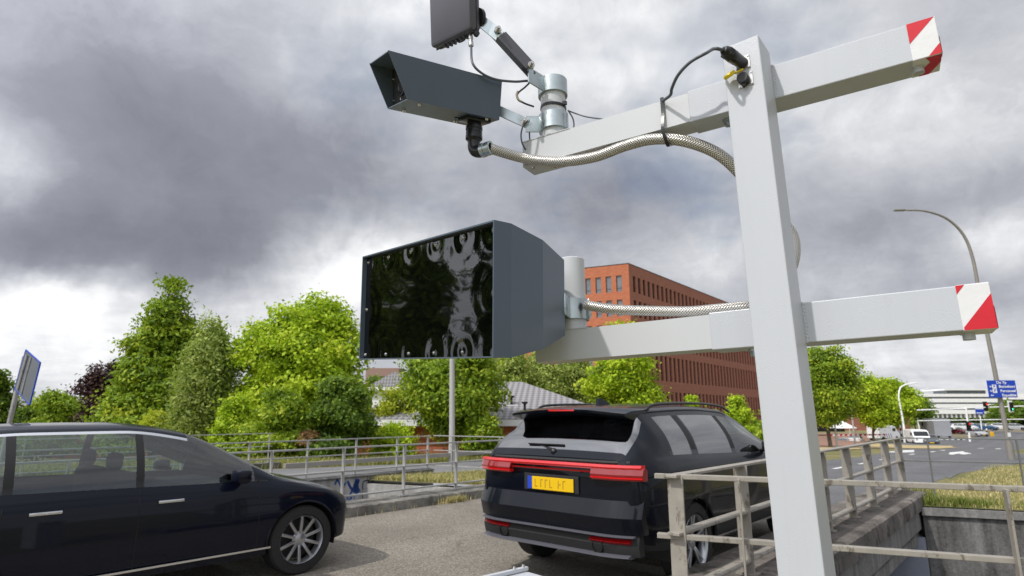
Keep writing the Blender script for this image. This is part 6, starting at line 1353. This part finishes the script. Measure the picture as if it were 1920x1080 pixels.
qa.build('red_stripes', M['red'], t); qb.build('white_stripes', M['white_paint'], t)
# low buildings and tree belts closing the horizon
for k, (px0, px1, Y, h_, mt, lab) in enumerate(((1500, 1560, 150, 5, M['glass_dark'], 'dark low building behind the square'), (1560, 1680, 160, 5.5, M['brick_r'], 'long low brick building behind the trees of the square'))):
    a_, b_ = col_at(px0, Y), col_at(px1, Y); q = MB(); q.box(((a_.x+b_.x)/2, Y, -2.6+h_/2), (b_.x-a_.x, 10, h_)); t = empty('low_building', (a_+b_)/2, lab, 'building'); q.build('wall', mt, t); MB().box(((a_.x+b_.x)/2, Y, -2.6+h_+0.15), (b_.x-a_.x+1, 11, 0.3)).build('roof', M['frame_dark'], t)
rsb = np.random.default_rng(99)
def belt(name, label, x0, x1, Y, H, n_, size, kind, gz=-2.6):
    k = int((x1-x0)/(H*0.7))+1; C = [(x0+(x1-x0)*(i+rsb.random())/k, Y+rsb.normal()*H*0.3, gz+H*(0.3+0.2*rsb.random())) for i in range(k)]; R_ = [(H*0.6, H*0.5, H*(0.40+0.25*rsb.random())) for _ in range(k)]
    V, F_, tn = leaves(rsb, C, R_, n_, size, size*2.2, hollow=0.6); o = mesh_np(name, V, F_, LEAF[kind], None, tn); tag(o, label, 'trees', kind='stuff')
belt('far_tree_belt', 'distant belt of dark trees along the horizon on the right', 150, 420, 330, 9, 26000, 1.4, 'deep')
belt('far_tree_belt', 'distant belt of trees along the horizon behind the bridges', -260, 120, 240, 10, 30000, 1.3, 'green')
belt('far_tree_belt', 'mixed low trees behind the railings and the house', -70, 30, 72, 5.0, 42000, 0.42, 'green', gz=-3.4)

# ------------------------------------------------------------------ road markings, islands, kerbs, grass
def poly(name, pix, dz, mat, kind='structure', thick=None):
    P = [Gt(x, y)+Z*dz for x, y in pix]; q = MB(); q.add(P, [tuple(range(len(P)))]); o = q.build(name, mat)
    if kind: o['kind'] = kind
    return o
poly('junction_road', [(1690, 846), (1700, 838), (1560, 826), (1540, 822), (1560, 818), (1640, 812), (1700, 806), (1760, 800), (1860, 806), (1960, 812), (1960, 842), (1912, 842), (1860, 858), (1830, 872), (1780, 898)], 0.010, M['asph'])
poly('brick_square', [(1500, 842), (1700, 836), (1700, 818), (1600, 812), (1500, 812)], 0.013, pbr('brick_paving', (0.30, 0.17, 0.12), 0.9, var=0.25))
isl = poly('traffic_island', [(1500, 850), (1545, 847), (1640, 841), (1760, 842), (1810, 839), (1834, 835), (1822, 830), (1760, 834), (1640, 832), (1500, 838)], 0.05, pbr('dry_island_grass', (0.46, 0.36, 0.18), 0.95, var=0.3, vs=1.5))
poly('far_verge', [(1765, 816), (1850, 826), (1866, 822), (1850, 816), (1960, 818), (1960, 798), (1850, 796), (1790, 803)], 0.03, M['soil'])
def line_strip(pix0, pix1, wdt, name='lane_dash'):
    a, b = Gt(*pix0), Gt(*pix1); d = (b-a); L_ = d.length; d.normalize(); n_ = Vector((d.y, -d.x, 0)).normalized()*wdt/2; return [a+n_+Z*0.016, b+n_+Z*0.016, b-n_+Z*0.016, a-n_+Z*0.016]
mk = empty('road_markings', Gt(1700, 860), 'white lane dashes, arrows and crossing blocks painted on the grey asphalt', 'road marking')
for a_, b_, w_ in (((1563, 880), (1583, 876), .16), ((1611, 871), (1625, 868), .16), ((1650, 863), (1660, 861), .16), ((1706, 853), (1714, 851.5), .2), ((1745, 848), (1752, 846.8), .25), ((1765, 845), (1771, 844.2), .3)):
    q = MB(); q.add(line_strip(a_, b_, w_), [(0, 1, 2, 3)]); q.build('lane_dash', M['line'], mk)
def arrow(pts): q = MB(); q.add([Gt(x, y)+Z*0.018 for x, y in pts], [tuple(range(len(pts)))]); q.build('arrow', M['line'], mk)
arrow([(1779, 852), (1781, 848.5), (1795, 847.5), (1806, 846.5), (1808, 848), (1823, 851), (1807, 852.5), (1797, 851), (1785, 853)])
arrow([(1666, 847), (1690, 846), (1690, 844.5), (1714, 844), (1714, 848), (1692, 849), (1668, 848.6)])
for k in range(9): q = MB(); q.add(line_strip((1764+k*10.5, 826-0.1*k), (1766.5+k*10.5, 823.8-0.1*k), 1.0), [(0, 1, 2, 3)]); q.build('crossing_block', M['line'], mk)
for k in range(7): q = MB(); q.add(line_strip((1838+k*9, 841-k*1.0), (1843+k*9, 839.6-k*1.0), 0.5), [(0, 1, 2, 3)]); q.build('give_way_block', M['line'], mk)
P_ = [Gt(x, y)+Z*0.02 for x, y in ((1870, 842), (1884, 838), (1888, 832), (1884, 826), (1874, 823))]; q = MB(); S_ = spline(P_, 6)
for i in range(len(S_)-1): d_ = (S_[i+1]-S_[i]).normalized(); n_ = Vector((d_.y, -d_.x, 0))*0.2; q.add([S_[i]+n_, S_[i+1]+n_, S_[i+1]-n_, S_[i]-n_], [(0, 1, 2, 3)])
q.build('edge_line', M['line'], mk)
# dashes on the second road
for k in range(6): q = MB(); a = W(-14.3, 4.0+k*5.0, 0.012); q.add([a, a+ET*2.2, a+ET*2.2+ES*0.12, a+ES*0.12], [(0, 3, 2, 1)]); q.build('lane_dash', M['line'], mk)
# kerb along the far side of the second road and along the right verge
q = MB(); q.box(W(-16.5, 24, 0.05), (0.14, 30, 0.13), (ES, ET, Z)); tag(q.build('kerb_line', M['kerbstone']), 'low kerb between the second road and the grass before the trees', 'kerb')
# grass blades
def blades(name, label, pts, hgt, seed, wd=0.012, tone=(0.5, 0.25), bend=0.5):
    rs = np.random.default_rng(seed); n_ = len(pts); P = np.array(pts); h = hgt*(0.45+0.9*rs.random(n_))[:, None]; a = rs.random(n_)*2*PI; dr = np.stack([np.cos(a), np.sin(a), np.zeros(n_)], 1); sd_ = np.stack([-np.sin(a), np.cos(a), np.zeros(n_)], 1)*wd*(0.6+0.8*rs.random(n_))[:, None]
    up = np.array([0, 0, 1.0]); bd = bend*rs.random(n_)[:, None]
    V = np.stack([P-sd_, P+sd_, P+sd_*0.7+dr*h*bd*0.35+up*h*0.6, P-sd_*0.7+dr*h*bd*0.35+up*h*0.6, P+sd_*0.15+dr*h*bd+up*h, P-sd_*0.15+dr*h*bd+up*h], 1).reshape(-1, 3)
    b_ = np.arange(n_)[:, None]*6; F_ = np.concatenate([b_+np.array([[0, 1, 2, 3]]), b_+np.array([[3, 2, 4, 5]])]); cl = np.clip(tone[0]+tone[1]*rs.normal(size=n_), 0, 1)
    o = mesh_np(name, V, F_, LEAF['grass'], None, np.repeat(cl, 6)); tag(o, label, 'grass', kind='stuff'); return o
rs = np.random.default_rng(5)
def scatter(n_, s0, s1, q0, q1, dens=None):
    s = s0+(s1-s0)*rs.random(n_); q = q0+(q1-q0)*rs.random(n_)**1.6; out = []
    for a, b in zip(s, q): t_ = b+SK*a; out.append(tuple(W(a, t_, zt(a, t_))))
    return out
V1 = [p for p in scatter(42000, -1.95, 9, Q1+0.1, 33)]; blades('grass', 'dry yellow grass on the verge above the retaining wall', V1, 0.050, 1, 0.008, (0.74, 0.20), 1.1)
V2 = []
for _ in range(46):
    a_, b_ = -1.7+9*rs.random()**1.3, Q1+0.03+0.30*rs.random(); n_ = int(20+140*rs.random()**2); w_ = 0.05+0.13*rs.random()
    for _k in range(n_): sa, qb_ = a_+w_*rs.normal(), max(Q1+0.01, b_+0.5*w_*rs.normal()); V2.append(tuple(W(sa, qb_+SK*sa, zt(sa, qb_+SK*sa))))
blades('grass', 'green grass tufts along the edge of the retaining wall', V2, 0.14, 2, 0.006, (0.16, 0.15), 0.9)
V3 = scatter(14000, -12.0, -8.5, Q1+0.1, 22); blades('grass', 'dry straw coloured grass between the two bridges', V3, 0.085, 3, 0.009, (0.66, 0.22), 1.1)
V4 = scatter(30000, -21.5, -16.6, Q1-3, 34); blades('grass', 'long green and yellow grass before the bushes behind the second road', V4, 0.17, 4, 0.012, (0.40, 0.25), 0.8)
# weeds at the foot of the kerb and a pale tuft
V5 = [tuple(W(-7.9+0.03*rs.normal(), t0+0.12*rs.normal(), 0.0)) for t0 in (7.4, 7.45, 7.5, 7.6) for _ in range(130)]+[tuple(W(-7.9+0.015*abs(rs.normal()), 3+8*rs.random(), 0.0)) for _ in range(80)]
blades('weeds', 'dry weeds growing at the foot of the rough kerb', V5, 0.10, 6, 0.005, (0.85, 0.12), 1.2)
# small yellow flowers beside the coping end
V6 = [tuple(W(-2.2+0.5*rs.random(), 13.3+0.6*rs.random(), 0)) for _ in range(160)]; blades('weeds', 'green weeds at the far end of the mossy coping', V6, 0.22, 8, 0.006, (0.15, 0.1), 0.6)

# ------------------------------------------------------------------ sign seen from behind on the left
Yl = 9.2; b = col_at(12, Yl); b.z = 0.0
sl = empty('road_sign', b, 'grey backed blue edged road sign seen from behind at the left edge', 'sign')
top = D(47, 668, Yl); mid_ = D(16, 800, Yl)
q = MB(); bb_ = mid_+(mid_-top)*1.1; q.tube([Vector((bb_.x, bb_.y, 0)), mid_, top], 0.034, 14); q.build('post', M['galv'], sl, smooth=30)
c1, c2, c3, c4 = D(48, 656, Yl-0.10), D(75, 680, Yl-0.42), D(55, 759, Yl-0.40), D(27, 729, Yl-0.10)
nn = (c2-c1).cross(c4-c1).normalized(); nn = -nn if nn.y > 0 else nn
q = MB(); q.prism([c1, c2, c3, c4], -nn*0.012); q.build('sign_panel', M['sign_back'], sl)
q = MB()
for a_, b_ in ((c1, c2), (c2, c3), (c3, c4), (c4, c1)): q.tube([a_-nn*0.006, b_-nn*0.006], 0.011, 6)
q.build('blue_edge', M['sign_blue'], sl)
q = MB(); e1 = c1.lerp(c2, 0.25).lerp(c4.lerp(c3, 0.25), 0.06); e2 = c1.lerp(c2, 0.25).lerp(c4.lerp(c3, 0.25), 0.94); q.tube([e1+nn*0.02, e2+nn*0.02], 0.016, 8)
e1 = c1.lerp(c2, 0.48).lerp(c4.lerp(c3, 0.48), 0.05); e2 = c1.lerp(c2, 0.48).lerp(c4.lerp(c3, 0.48), 0.95); q.tube([e1+nn*0.012, e2+nn*0.012], 0.010, 8); q.build('back_rail', M['galv'], sl, smooth=30)
